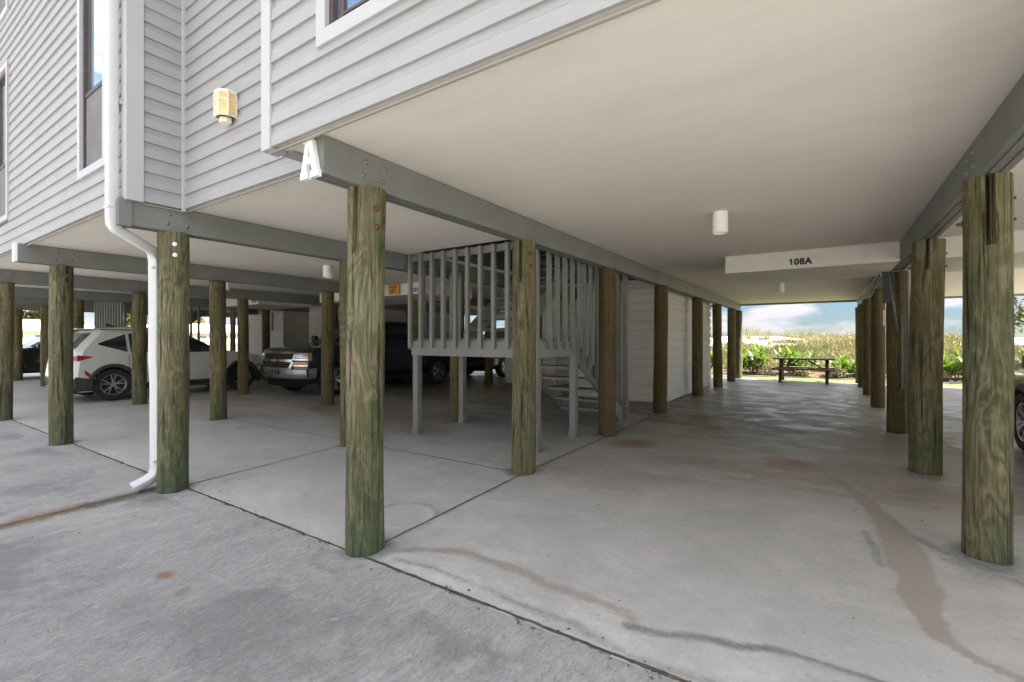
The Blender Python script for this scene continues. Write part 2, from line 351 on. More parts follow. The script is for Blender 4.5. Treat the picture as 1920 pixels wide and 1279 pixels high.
M['leaf2'] = leafm('fine_leaf', [(.3, (.07, .09, .02)), (.5, (.17, .18, .05)), (.72, (.32, .30, .10))], 3, .35)
M['leaf3'] = leafm('tree_leaf', [(.3, (.05, .065, .02)), (.5, (.11, .12, .04)), (.72, (.22, .20, .08))], .8, .3)
M['twig'] = leafm('dry_twig_leaf', [(.3, (.12, .11, .04)), (.6, (.24, .21, .10)), (.8, (.36, .30, .18))], 4, .3)
M['grassb'] = leafm('dune_grass', [(.28, (.085, .095, .025)), (.5, (.16, .15, .055)), (.7, (.24, .20, .10))], .25, .35)

# ------------------------------------------------------------------ noise for stain masks
def vnoise(x, y, seed=0):
    xi = np.floor(x).astype(np.int64); yi = np.floor(y).astype(np.int64); fx = x - xi; fy = y - yi
    fx = fx * fx * (3 - 2 * fx); fy = fy * fy * (3 - 2 * fy)
    def h(a, b):
        n = (a * 374761393 + b * 668265263 + seed * 144269) & 0x7fffffff
        n = ((n ^ (n >> 13)) * 1274126177) & 0x7fffffff; return ((n ^ (n >> 16)) & 0xffff) / 65535.
    return (h(xi, yi) * (1 - fx) + h(xi + 1, yi) * fx) * (1 - fy) + (h(xi, yi + 1) * (1 - fx) + h(xi + 1, yi + 1) * fx) * fy
def fbm(x, y, o=4, seed=0):
    r = 0; a = .5
    for i in range(o): r = r + a * vnoise(x * 2 ** i, y * 2 ** i, seed + i * 7); a /= 2
    return r
def dseg(X, Y, pts):
    best = np.full(X.shape, 1e9); tt = np.zeros(X.shape)
    for i in range(len(pts) - 1):
        (ax, ay), (bx, by) = pts[i][:2], pts[i + 1][:2]; dx, dy = bx - ax, by - ay; l = dx * dx + dy * dy + 1e-9
        u = np.clip(((X - ax) * dx + (Y - ay) * dy) / l, 0, 1); d = np.hypot(X - ax - u * dx, Y - ay - u * dy)
        m = d < best; best = np.where(m, d, best); tt = np.where(m, (i + u) / (len(pts) - 1), tt)
    return best, tt
def inside(X, Y, poly):
    c = np.zeros(X.shape, bool); n = len(poly)
    for i in range(n):
        (x0, y0), (x1, y1) = poly[i], poly[(i + 1) % n]
        m = ((y0 > Y) != (y1 > Y)) & (X < (x1 - x0) * (Y - y0) / (y1 - y0 + 1e-12) + x0); c ^= m
    return c
YS = [2.10, 4.1, 6.34, 8.85, 11.9, 14.4, 16.7, 18.15]; YS2 = [1.93, 3.92, 6.05, 8.65, 11.7, 14.0, 16.4, 18.15]
def gz(y):
    return np.where(y > 4.2, 0.0, np.maximum(-.10, -.065 * (4.2 - y) / 2.2))
def gzf(y): return float(gz(np.array([float(y)]))[0])
YJ = 2.0
def slab(name, xs, ys, mat, stain):
    X, Y = np.meshgrid(xs, ys); Z = gz(Y)
    nx, ny = len(xs), len(ys)
    co = np.stack([X, Y, Z], -1).reshape(-1, 3)
    i = np.arange(nx - 1); j = np.arange(ny - 1); I, J = np.meshgrid(i, j); a = (J * nx + I).ravel()
    F = np.stack([a, a + 1, a + nx + 1, a + nx], -1)
    me = bpy.data.meshes.new(name); me.from_pydata(co.tolist(), [], F.tolist()); me.materials.append(mat)
    me.polygons.foreach_set('use_smooth', [True] * len(me.polygons))
    A, B = stain(X, Y)
    for nm, arr in (('stain_a', A), ('stain_b', B)):
        at = me.attributes.new(nm, 'FLOAT_COLOR', 'POINT'); d = np.ones((nx * ny, 4)); d[:, :3] = np.clip(np.stack([q.ravel() for q in arr], -1), 0, 1)
        at.data.foreach_set('color', d.ravel())
    o = bpy.data.objects.new(name, me); COL.objects.link(o); return tag(o, kind='structure')
def soft(d, w): return np.clip(1 - d / w, 0, 1)
def stain_floor(X, Y):
    wx = X + .10 * (fbm(X * 3, Y * 3, 3, 11) - .45); wy = Y + .10 * (fbm(X * 3, Y * 3, 3, 23) - .45)
    dark = np.zeros(X.shape); tan = dark.copy(); chalk = dark.copy(); rust = dark.copy(); moss = dark.copy(); rough = dark.copy()
    bandA = [(-2.47, 2.15), (-2.31, 2.29), (-1.99, 2.4), (-1.65, 2.41), (-1.29, 2.37), (-.99, 2.34), (-.81, 2.32)]
    d, t = dseg(wx, wy, bandA); tan = np.maximum(tan, .75 * soft(d, .07))
    dark = np.maximum(dark, .35 * soft(d, .055))
    crack = [(-.81, 2.25), (-.7, 2.27), (-.55, 2.32), (-.37, 2.35), (-.22, 2.42), (-.1, 2.44), (.02, 2.44), (.16, 2.43), (.5, 2.42)]
    d, t = dseg(wx, wy, crack); dark = np.maximum(dark, soft(d, .05 * (1 - .6 * t) + .008)); chalk = np.maximum(chalk, .5 * soft(d, .16))
    chalk = np.where(d < .04, 0, chalk)
    sc = [(-2.3, 2.12), (-2.05, 2.13), (-1.79, 2.13), (-1.54, 2.15), (-1.29, 2.14), (-1.07, 2.13), (-.92, 2.08), (-.74, 2.07), (-.55, 2.06), (0, 2.08)]
    d, t = dseg(wx, wy, sc); dark = np.maximum(dark, .62 * soft(d, .045)); chalk = np.maximum(chalk, .65 * soft(np.abs(d - .07), .06) * (fbm(X * 12, Y * 12, 3, 5) > .42))
    tr = [(-.36, 6.15), (-.06, 5.88), (.15, 5.27), (.31, 4.73), (.4, 4.22), (.42, 3.79), (.43, 3.44), (.40, 3.13), (.43, 2.91), (.53, 2.81), (.66, 2.75), (1.3, 2.55)]
    d, t = dseg(wx, wy, tr); w = .03 + .085 * np.exp(-((t - .45) / .2) ** 2) + .05 * (fbm(X * 4, Y * 4, 2, 3) - .4)
    tan = np.maximum(tan, np.clip((1.25 - d / w) * 1.4, 0, 1))
    for pl, w in (([(.24, 4.13), (.26, 3.87), (.28, 3.63)], .05), ([(.30, 4.9), (.46, 4.27), (.6, 4.05), (.7, 3.95)], .06), ([(.7, 3.95), (.95, 3.7), (1.3, 3.3)], .07)):
        d, t = dseg(wx, wy, pl); dark = np.maximum(dark, .8 * soft(d, w))
    for cx, cy, r, ch, a in ((-.35, 5.95, .34, 'r', .6), (-2.1, 5.98, .34, 'r', .55), (-2.05, 6.05, .42, 'd', .45), (.25, 6.0, .6, 't', .5), (-2.7, 7.1, .5, 'd', .4), (.79, 3.95, .24, 'd', .7), (.8, 6.15, .3, 'd', .6), (-2.55, 1.95, .18, 'd', .4), (-2.62, 4.1, .2, 'd', .4)):
        q = a * np.clip(1.3 - np.hypot(wx - cx, (wy - cy)) / r, 0, 1)
        if ch == 'r': rust = np.maximum(rust, q)
        elif ch == 'd': dark = np.maximum(dark, q)
        else: tan = np.maximum(tan, q)
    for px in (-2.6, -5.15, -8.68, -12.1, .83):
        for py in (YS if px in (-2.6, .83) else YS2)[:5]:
            q = np.clip(1 - (np.hypot(wx - px, wy - py) - .12) / .13, 0, 1); dark = np.maximum(dark, .8 * q)  # darker ring around each post base
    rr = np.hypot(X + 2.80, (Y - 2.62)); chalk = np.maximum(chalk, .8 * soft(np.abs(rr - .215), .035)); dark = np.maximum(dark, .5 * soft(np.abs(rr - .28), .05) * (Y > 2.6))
    d = np.abs(X + 2.56); dark = np.maximum(dark, .6 * soft(d + .04 * fbm(X * 5, Y * 5, 3, 9), .10) * (Y > 2.3) * (X > -2.56)); rust = np.maximum(rust, .28 * soft(d, .12) * (Y > 5))
    n = fbm(X * .9, Y * 2.2, 4, 77); dark = np.maximum(dark, .42 * np.clip((n - .47) * 6, 0, 1) * np.clip((Y - 4) / 3, 0, 1))
    n = fbm(X * .35 + 9, Y * 1.6, 4, 31); tan = np.maximum(tan, .62 * np.clip((n - .44) * 6, 0, 1) * np.clip((Y - 3.2) / 2, 0, 1))
    rust = np.maximum(rust, .35 * np.clip((fbm(X * .6 + 3, Y * .9, 4, 99) - .56) * 6, 0, 1) * (Y > 5) * (X < -3))
    return (dark, tan, chalk), (rust, moss, rough)
def stain_drive(X, Y):
    wx = X + .16 * (fbm(X * 3, Y * 3, 4, 41) - .45); wy = Y + .16 * (fbm(X * 3, Y * 3, 4, 53) - .45)
    dark = np.zeros(X.shape); tan = dark.copy(); chalk = dark.copy(); rust = dark.copy(); moss = dark.copy(); rough = dark.copy()
    for po in ([(-4.76, 1.86), (-4.02, 1.84), (-3.3, 1.78), (-2.9, 1.62), (-2.75, 1.2), (-3.2, .8), (-4.4, .5), (-5.1, 1.0)],
               [(-2.5, 1.72), (-2.1, 1.80), (-1.75, 1.62), (-1.7, 1.2), (-2.2, .9), (-2.6, 1.2)], [(-1.5, 1.45), (-1.1, 1.4), (-1.0, 1.0), (-1.6, .9)],
               [(-8.5, 1.7), (-6.4, 1.75), (-6.2, 1.3), (-8.4, 1.1)], [(-12, 1.6), (-9.5, 1.7), (-9.6, .9), (-12, .8)]):
        rough = np.maximum(rough, .30 * inside(wx, wy, po))
    n = fbm(X * 1.9, Y * 1.5, 6, 61) + .25 * fbm(X * 14, Y * 9, 4, 62) - .11; rough = np.maximum(rough * np.clip(.5 + (n - .40) * 6, 0, 1.6), .72 * np.clip((n - .46) * 5, 0, 1) * np.clip((1.85 - Y) * 9 + fbm(X * 6, Y * 6, 3, 4) - .4, 0, 1))
    chalk = np.maximum(chalk, .30 * soft(np.abs(Y - 1.88), .13)); rough = np.where(Y > 1.8, rough * .25, rough)
    arc = [(-3.0, 1.86), (-3.12, 1.7), (-3.22, 1.52), (-3.12, 1.38), (-2.86, 1.36), (-2.61, 1.55)]
    d, t = dseg(X, Y, arc); chalk = np.maximum(chalk, .75 * soft(d, .022)); d, t = dseg(X, Y, [(-2.02, 1.68), (-2.05, 1.58), (-2.1, 1.5)]); chalk = np.maximum(chalk, .7 * soft(d, .02))
    for cx, cy, r, a in ((-3.34, 1.22, .055, .85), (-3.05, 1.2, .06, .4), (-2.8, 1.1, .07, .25)):
        rust = np.maximum(rust, a * np.clip(1.4 - np.hypot(wx - cx, wy - cy) / r, 0, 1))
    jx = -5.33
    d = np.abs(wx - jx); rust = np.maximum(rust, .95 * soft(d, .16) * (Y < 1.40)); moss = np.maximum(moss, .95 * soft(np.abs(X - jx - .03), .17) * np.clip((Y - 1.25) * 7, 0, 1))
    moss = np.maximum(moss, .45 * soft(d, .22) * (X > jx) * (Y < 1.4))
    dark = np.maximum(dark, .7 * np.clip(1.2 - np.hypot((X + 5.05) / 1.3, Y - 1.72) / .26, 0, 1))
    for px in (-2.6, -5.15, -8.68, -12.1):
        dark = np.maximum(dark, .75 * np.clip(1 - (np.hypot(wx - px, wy - (2.1 if px > -3 else 1.93)) - .12) / .10, 0, 1))  # same darkening around the front posts
    tan = np.maximum(tan, .6 * soft(np.abs(np.hypot(X + 2.62, Y - 1.98) - .2), .06) * (Y < 1.97))
    return (dark, tan, chalk), (rust, moss, rough)
def axis(*seg):
    o = []
    for a, b, s in seg: o += list(np.arange(a, b - 1e-6, s))
    return np.array(o + [seg[-1][1]])
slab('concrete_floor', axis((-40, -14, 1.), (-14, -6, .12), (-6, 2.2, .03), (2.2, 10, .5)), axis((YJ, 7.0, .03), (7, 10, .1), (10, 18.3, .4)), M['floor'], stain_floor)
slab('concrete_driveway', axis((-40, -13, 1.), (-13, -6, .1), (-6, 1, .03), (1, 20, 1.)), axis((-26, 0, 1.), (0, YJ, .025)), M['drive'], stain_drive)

# joints: strips with ragged width, 4 mm above the slab
def joint(name, pts, w, mat, step=.022):
    b = MB(); Pl = []; Pr = []
    for i in range(len(pts) - 1):
        a, c = Vector(pts[i]), Vector(pts[i + 1]); l = (c - a).length; n = max(2, int(l / step)); d = (c - a).normalized(); nn = Vector((-d.y, d.x))
        for k in range(n + (i == len(pts) - 2)):
            p = a + (c - a) * (k / n); j = .5 * w * (float(fbm(np.array([p.x * 9]), np.array([p.y * 9]), 3, 6)[0]) - .45) + .15 * w * (random.random() - .5); ww = w * (.45 + 1.2 * float(fbm(np.array([p.x * 5]), np.array([p.y * 5 + 3]), 3, 16)[0]) * (.8 + .4 * random.random())) / 2
            q = p + nn * (j + ww); r = p + nn * (j - ww)
            Pl.append((q.x, q.y, gzf(q.y) + .004)); Pr.append((r.x, r.y, gzf(r.y) + .004))
    b.grid([Pr, Pl]); return tag(b.build(name, mat), kind='structure')
joint('floor_joint', [(-30, YJ), (6, YJ + .02)], .02, M['joint'])
joint('floor_joint', [(-2.56, 2.03), (-2.56, 18.3)], .016, M['joint2'])
joint('floor_joint', [(-5.17, 2.03), (-5.2, 10)], .014, M['joint2'])
joint('floor_joint', [(-12, 4.02), (-2.57, 4.03)], .013, M['joint2'])
joint('floor_joint', [(-20, 6.35), (-5.3, 6.33)], .013, M['joint2'])
joint('driveway_joint', [(-5.33, YJ), (-5.36, -6)], .014, M['joint'])
joint('driveway_joint', [(-12.1, YJ), (-12.1, -6)], .012, M['joint'])

# bits of dry leaf and grit lying about, and moss tufts in the front joint
b = MB()
for _ in range(240):
    x = random.uniform(-9, 1.6); y = random.choice([random.uniform(.4, 6.5), random.gauss(YJ, .06), random.gauss(YJ, .06)]); s_ = random.uniform(.003, .011); a = random.uniform(0, 6.28); z = gzf(y) + .003
    p = [(x + s_ * r_ * math.cos(a + q_), y + s_ * r_ * math.sin(a + q_), z + random.uniform(0, .005)) for q_, r_ in ((0, 1.6), (1.3, .6), (2.2, .7), (3.3, 1.4), (4.6, .6))]
    b.add(p, [(0, 1, 2, 3, 4)])
tag(b.build('leaf_litter', M['joint']), 'tiny scraps of dry leaf and grit scattered on the concrete', 'leaf litter', kind='stuff')
b = MB()
for cx in [-4.0, -3.75, -2.95, -2.88, -2.2, -1.75, -1.3, -.9, -.6] + [random.uniform(-9, 0) for _ in range(14)]:
    for _ in range(16):
        x = cx + random.gauss(0, .025); y = YJ + random.gauss(0, .008); a = random.uniform(0, 6.28); h = random.uniform(.004, .018); z = gzf(y) + .002; w = .0025
        b.add([(x - w * math.cos(a), y - w * math.sin(a), z), (x + w * math.cos(a), y + w * math.sin(a), z), (x + random.gauss(0, .008), y + random.gauss(0, .008), z + h)], [(0, 1, 2)])
tag(b.build('joint_moss', M['moss']), 'small moss tufts growing in the joint along the front of the slab', 'moss', kind='stuff')

# surrounding terrain
b = MB(); b.box(-300, 300, -300, 17.9, -.30, -.13); tag(b.build('ground', M['ground']), kind='structure')
b = MB(); b.box(-40, 30, 18.3, 20.1, -.5, -.03); tag(b.build('lawn', M['lawn']), kind='structure')
b = MB(); P = []
for y in np.arange(20.1, 22.6, .25):
    P.append([(x, y, -.03 + .10 * math.sin((y - 20.1) / 2.5 * math.pi) + .07 * float(fbm(np.array([x * 1.7]), np.array([y * 1.7]), 3, 2)[0])) for x in np.arange(-40, 30.1, .5)])
b.grid(P); tag(b.build('mulch_bed', M['mulch'], smooth=True), kind='structure')
def dz(x, y):
    t = np.clip((y - 22.3) / 24, 0, 1); t = t * t * (3 - 2 * t)
    crest = 1.42 + .30 * np.exp(-((x + 6) / 4.5) ** 2) + .30 * (fbm(x * .22, y * .1, 3, 8) - .45)
    return -.05 + crest * t + .28 * (fbm(x * .35, y * .35, 4, 15) - .45) * np.clip((y - 22) / 6, 0, 1) - .6 * np.clip((y - 48) / 20, 0, 1)
xs = np.concatenate([np.arange(-120, -24, 4), np.arange(-24, 16, .45), np.arange(16, 121, 4)]); ys = np.concatenate([np.arange(22.3, 52, .5), np.arange(52, 90, 2.5)])
X, Y = np.meshgrid(xs, ys); Z = dz(X, Y); b = MB(); b.grid([[(X[i, j], Y[i, j], Z[i, j]) for j in range(len(xs))] for i in range(len(ys))])
tag(b.build('dune', M['sand'], smooth=True), kind='structure')
t = NT('sea_water'); t.set(col=(.05, .12, .15), rough=.12); t.bump(t.noise(t.co(), .4, 5), .5, .3)
b = MB(); b.box(-1500, 1500, 88, 2400, -1.2, -.4); tag(b.build('sea', t.m), kind='structure')

# dune grass
def blades(n, xr, yr, hr, wr, name, mat, dens, kindy=True):
    b = MB(); V = []; F = []; k = 0; base = 0
    while k < n:
        y = yr[0] + (yr[1] - yr[0]) * random.random() ** 1.25; x = random.uniform(*xr)
        if not dens(x, y): k += 1; continue
        z = float(dz(np.array([x]), np.array([y]))[0]) - .05
        c = random.randint(3, 6)
        for _ in range(c):
            h = random.uniform(*hr); a = random.uniform(0, 6.28); w = random.uniform(*wr); lean = random.uniform(.1, .75) * h
            px = x + random.gauss(0, .16); py = y + random.gauss(0, .16); ca, sa = math.cos(a), math.sin(a)
            la = random.uniform(0, 6.28); lx, ly = math.cos(la) * lean, math.sin(la) * lean
            V += [(px - ca * w, py - sa * w, z), (px + ca * w, py + sa * w, z), (px + lx * .3 + ca * w * .8, py + ly * .3 + sa * w * .8, z + h * .6), (px + lx * .3 - ca * w * .8, py + ly * .3 - sa * w * .8, z + h * .6), (px + lx, py + ly, z + h)]
            F += [(base, base + 1, base + 2, base + 3), (base + 3, base + 2, base + 4)]; base += 5
        k += 1
    b.v = V; b.f = F; b.m = [0] * len(F); o = b.build(name, mat); return tag(o, 'dry olive and straw dune grass covering the slope beyond the mulch bed' if kindy else 'tall sparse sea oats standing on the white dune crest', 'grass', kind='stuff')
gn = lambda x, y: float(fbm(np.array([x * .3]), np.array([y * .3]), 3, 5)[0])
blades(21000, (-16, 9), (22.4, 50), (.18, .46), (.012, .03), 'dune_grass', M['grassb'],
       lambda x, y: (y < 32.5 + 6 * gn(x * 2, y * 2) or x > -2.6 + 2.5 * gn(x * 3, y * 3) or gn(x * 2.5, y * 2.5) > .56) and not (y > 46 and x < -2))
blades(300, (-13, 6), (44, 49), (.4, 1.15), (.012, .022), 'sea_oats', M['grassb'], lambda x, y: gn(x * 2, y) > .42, False)

# ------------------------------------------------------------------ shrubs and trees
def leaf_strip(V, F, p, az, el, ln, w, droop):
    base = len(V); d = Vector((math.cos(az) * math.cos(el), math.sin(az) * math.cos(el), math.sin(el))); side = Vector((-math.sin(az), math.cos(az), 0)); q = Vector(p); n = 5
    for i in range(n + 1):
        t = i / n; ww = w * math.sin(math.pi * min(.97, .12 + .86 * t)) * .5
        V.append(tuple(q - side * ww)); V.append(tuple(q + side * ww)); q = q + d * (ln / n); d = (d + Vector((0, 0, -droop / n))).normalized()
    for i in range(n): F.append((base + 2 * i, base + 2 * i + 1, base + 2 * i + 3, base + 2 * i + 2))
def broad_shrub(name, label, x, y, h, r, nl, mat=None, ll=.42, lw=.10):
    root = thing(name, label, 'shrub', (x, y, 0), random.uniform(0, 6), 'leafy shrubs in the mulch bed'); V = []; F = []; st = MB()
    for s in range(max(4, nl // 14)):
        a = random.uniform(0, 6.28); rr = r * math.sqrt(random.random()); tx, ty = rr * math.cos(a), rr * math.sin(a); tz = h * random.uniform(.45, .85) * (1 - .35 * rr / r)
        st.tube([(tx * .3, ty * .3, 0), (tx * .8, ty * .8, tz * .6), (tx, ty, tz)], [.018, .014, .009], 5)
        for k in range(14):
            f = random.uniform(.35, 1); leaf_strip(V, F, (tx * f, ty * f, tz * f), random.uniform(0, 6.28), random.uniform(.05, 1.35), ll * random.uniform(.6, 1.2), lw * random.uniform(.7, 1.2), random.uniform(.2, 1.0))
    b = MB(); b.v = V; b.f = F; b.m = [0] * len(F); b.build('foliage', mat or M['leaf1'], root, smooth=True); st.build('stem', M['bark'], root)
def fine_shrub(name, label, x, y, h, r, n, mat, lz=.07, cat='shrub', group='leafy shrubs in the mulch bed'):
    root = thing(name, label, cat, (x, y, 0), random.uniform(0, 6), group); V = []; F = []; st = MB()
    for s in range(22):
        a = random.uniform(0, 6.28); rr = r * math.sqrt(random.random()); st.tube([(rr * .15 * math.cos(a), rr * .15 * math.sin(a), 0), (rr * math.cos(a), rr * math.sin(a), h * random.uniform(.5, 1) * (1 - .3 * rr / r))], [.01, .004], 4)
    for k in range(n):
        a = random.uniform(0, 6.28); rr = r * math.sqrt(random.random()); z = h * random.uniform(.1, 1) * (1 - .4 * (rr / r) ** 2)
        leaf_strip(V, F, (rr * math.cos(a), rr * math.sin(a), z), random.uniform(0, 6.28), random.uniform(-.2, 1.2), lz * random.uniform(.7, 1.4), lz * .45, .5)
    b = MB(); b.v = V; b.f = F; b.m = [0] * len(F); b.build('foliage', mat, root); st.build('stem', M['bark'], root)
def tree(label, x, y, h, r, n, mat, leaf=.3, trunk=.2, z0=0, group='trees beyond the building', name='broadleaf_tree'):
    root = thing(name, label, 'tree', (x, y, z0), random.uniform(0, 6), group); V = []; F = []; tk = MB()
    tk.tube([(0, 0, -.3), (.1 * r * .2, 0, h * .3), (0, .05 * r, h * .6), (.05, 0, h * .85)], [trunk, trunk * .75, trunk * .5, trunk * .2], 8)
    cl = []
    for k in range(13):
        a = random.uniform(0, 6.28); rr = r * random.uniform(.15, .85); z = h * random.uniform(.42, .93); c = Vector((rr * math.cos(a), rr * math.sin(a), z)); cl.append((c, r * random.uniform(.22, .42)))
        tk.tube([(0, 0, h * random.uniform(.25, .5)), tuple(c * .55 + Vector((0, 0, z * .3))), tuple(c)], [trunk * .35, trunk * .2, trunk * .06], 5)
    for k in range(n):
        c, cr_ = random.choice(cl); d = Vector((random.gauss(0, 1), random.gauss(0, 1), random.gauss(0, .8))).normalized() * cr_ * random.uniform(.35, 1.15); p = c + d
        a = Vector((random.gauss(0, 1), random.gauss(0, 1), random.gauss(0, 1))).normalized(); bb = a.cross(Vector((random.gauss(0, 1), random.gauss(0, 1), random.gauss(0, 1)))).normalized(); s = leaf * random.uniform(.5, 1.2); i = len(V)
        V += [tuple(p - a * s), tuple(p - bb * s * .5), tuple(p + a * s), tuple(p + bb * s * .5)]; F.append((i, i + 1, i + 2, i + 3))
    b = MB(); b.v = V; b.f = F; b.m = [0] * len(F); b.build('crown', mat, root); tk.build('trunk', M['bark'], root, smooth=True)

shr = [(-2.45, 20.5, 1.45, .85, 260, 'tall broad-leaved shrub directly left of the picnic table'), (-1.0, 20.8, 1.35, .75, 220, 'broad-leaved shrub rising behind the middle of the picnic table'),
       (.6, 20.6, .85, .7, 190, 'low broad-leaved shrub to the right of the picnic table'), (-4.3, 20.6, 1.3, .7, 190, 'broad-leaved shrub seen between the last two left-hand pilings'),
       (-6.6, 20.8, .9, .6, 100, 'broad-leaved shrub second farthest left in the bed'), (-9.2, 20.7, 1.0, .6, 100, 'broad-leaved shrub farthest left in the bed'),
       (2.45, 20.8, .8, .55, 100, 'broad-leaved shrub just right of the right-hand pilings'), (3.5, 20.6, 1.15, .7, 200, 'broad-leaved shrub seen between the two nearest right-hand pilings')]
for x, y, h, r, n, l in shr: broad_shrub('broadleaf_shrub', l, x, y, h, r, n)
for x, y, h, r, l in ((-1.95, 20.15, .5, .35, 'small twiggy shrub at the foot of the tall shrub left of the picnic table'), (-.75, 20.2, .34, .3, 'small dry twiggy shrub beneath the picnic table bench'), (.25, 20.2, .42, .32, 'small twiggy shrub behind the right legs of the picnic table'), (3.0, 20.3, .4, .3, 'small twiggy shrub between the right-hand broad-leaved shrubs')):
    fine_shrub('twiggy_shrub', l, x, y, h, r, 500, M['twig'])
b = MB(); b.lathe([(.0, 0), (.075, 0), (.08, .1), (.075, .42), (.0, .45)], 12); o = b.build('wood_stake', M['rust'], smooth=True); o.location = (-3.05, 19.2, -.03); tag(o, 'short dark brown wooden stake on the lawn left of the picnic table', 'stake')
tree('loose yellow-green tree at the right edge beyond the building', 7.6, 27, 5.2, 2.1, 3600, M['leaf2'], .13, .12)
for i, (x, y, h, r, l) in enumerate(((-95, 8, 9, 5, 'tree behind the pale-roofed house, at the far left edge'), (-96, 17, 8, 4.5, 'tree behind the pale-roofed house, second from the left'), (-94, 27, 10, 5, 'olive tree rising between the two pale-roofed houses'), (-98, 38, 9, 5.5, 'tree behind the second pale-roofed house'), (-92, 52, 9, 5, 'tree standing right of the second pale-roofed house'), (-60, 42, 7, 4, 'nearer tree seen between the rear pilings of the left bays'))):
    tree(l, x, y, h, r, 2600, M['leaf3'], .5, .25)

# ------------------------------------------------------------------ the houses across the way
def house(label, x0, x1, y0, y1, ze, zr):
    root = thing('low_house', label, 'house', ((x0 + x1) / 2, (y0 + y1) / 2, -.13)); cx, cy = (x0 + x1) / 2, (y0 + y1) / 2; a, c = (x1 - x0) / 2, (y1 - y0) / 2
    b = MB(); b.box(-a, a, -c, c, 0, ze); b.build('wall', M['housew'], root)
    b = MB(); o = .5; b.add([(-a - o, -c - o, ze + .3), (a + o, -c - o, ze + .3), (a + o, c + o, ze + .3), (-a - o, c + o, ze + .3), (0, -c + a, zr), (0, c - a, zr)], [(0, 1, 4), (1, 2, 5, 4), (2, 3, 5), (3, 0, 4, 5)]); b.build('roof', M['roofw'], root)
    b = MB(); b.box(-a - o, a + o, -c - o, c + o, ze, ze + .3); b.build('fascia', M['fascia'], root)
    for k, yy in enumerate(np.arange(-c + 1.5, c - 1, 3.0)):
        b = MB(); b.box(a, a + .04, yy, yy + 1.2, 1, 2); w = b.build('window', M['wglass'], root)
house('low white house with pale roof and pinkish fascia at the far left edge', -83, -75, 4, 21, 2.4, 3.9)
house('second low white house with pale roof, seen past the second bay of cars', -84, -76, 24, 42, 2.4, 3.9)
# neighbouring block across the driveway (seen as reflection in the windows)
root = thing('neighbouring_building', 'beige stucco building across the driveway, mirrored in the tall window panes', 'building', (-6, -24, -.1))
b = MB(); b.box(-34, 26, -6, 0, 0, 7.0); b.build('wall', M['beige'], root); b = MB(); b.box(-34.4, 26.4, -6.4, .5, 7.0, 7.5); b.build('roof', M['roofw'], root)
for i in range(10):
    for z in (1.0, 4.2):
        b = MB(); b.box(-32 + i * 5.9, -29.8 + i * 5.9, 0, .05, z, z + 1.5); b.build('window', M['wglass'], root)

# ------------------------------------------------------------------ the building on pilings
ZB, ZS = 2.355, 2.59          # beam bottom, soffit
ROWS = [('A', -2.60), ('B', -5.15), ('C', -8.68), ('D', -12.1), ('E', -15.8), ('F', -19.1), ('G', -22.5), ('R', .83)]
YS = [2.10, 4.1, 6.34, 8.85, 11.9, 14.4, 16.7, 18.15]; YS2 = [1.93, 3.92, 6.05, 8.65, 11.7, 14.0, 16.4, 18.15]
def ys(k): return YS if k in 'AR' else YS2
bld = thing('apartment_building', 'white clapboard apartment building raised on wooden pilings over an open parking level', 'building')
PITCH = .1335
def siding(p0, p1, z0, z1, holes=(), name='siding_wall', parent=bld, mat=None, pitch=PITCH, dep=1):
    """clapboard wall from p0 to p1 (xy), outside on the right-hand side of p0->p1 reversed; holes = (u0,u1,z0,z1)"""
    p0, p1 = Vector(p0), Vector(p1); L_ = (p1 - p0).length; d = (p1 - p0) / L_; n = Vector((d.y, -d.x))
    prof = [(.0, 0), (.019, .002), (.020, .012), (.014, .60), (.010, .64), (.004, .70), (.003, 1.0)]
    b = MB(); k = 0; z = z0
    while z < z1 - .01:
        za, zb = z, min(z + pitch, z1); zm = (za + zb) / 2
        cuts = sorted([(h[0], h[1]) for h in holes if h[2] < zm < h[3]]); iv = []; u = 0
        for a, c in cuts:
            if a > u: iv.append((u, a))
            u = max(u, c)
        if u < L_: iv.append((u, L_))
        jit = random.uniform(-.0008, .0008)
        for a, c in iv:
            nseg = max(1, int((c - a) / 1.2)); rows = []
            for o, f in prof:
                o *= dep; row = []
                for s in range(nseg + 1):
                    u = a + (c - a) * s / nseg; w = .0012 * math.sin(u * 2.1 + k * 1.7) + jit; q = p0 + d * u + n * (o + w * (o > 0.001)); row.append((q.x, q.y, za + (zb - za) * f if f <= 1 else zb))
                rows.append(row)
            b.grid(rows)
        z = zb; k += 1
    return b.build(name, mat or M['siding'], parent)
Y1, Y2, Y3 = 1.66, 1.99, 1.56
X1, X2 = -3.02, -5.05
ZT = 9.6
# wall planes; window holes in metres along the wall
w4 = (-2.36, -.9, 3.11, 4.6)
siding((X1, Y1), (6.0, Y1), 2.575, ZT, [(w4[0] - .065 - X1, w4[1] + .065 - X1, w4[2] - .045, w4[3] + .05)])
siding((X2, Y2), (X1 + .03, Y2), 2.575, ZT)
siding((X2, Y3), (X2, Y2), 2.575, ZT)
XW0 = -25.0
wins = [(-6.26, -5.60, 3.04, 5.10), (-10.15, -9.42, 3.08, 5.12), (-10.15, -9.42, 5.95, 8.0), (-6.26, -5.60, 5.95, 8.0), (-14.5, -13.7, 3.08, 5.12)]
siding((XW0, Y3), (X2, Y3), 2.575, ZT, [(a - .055 - XW0, c + .055 - XW0, e - .05, f + .05) for a, c, e, f in wins])
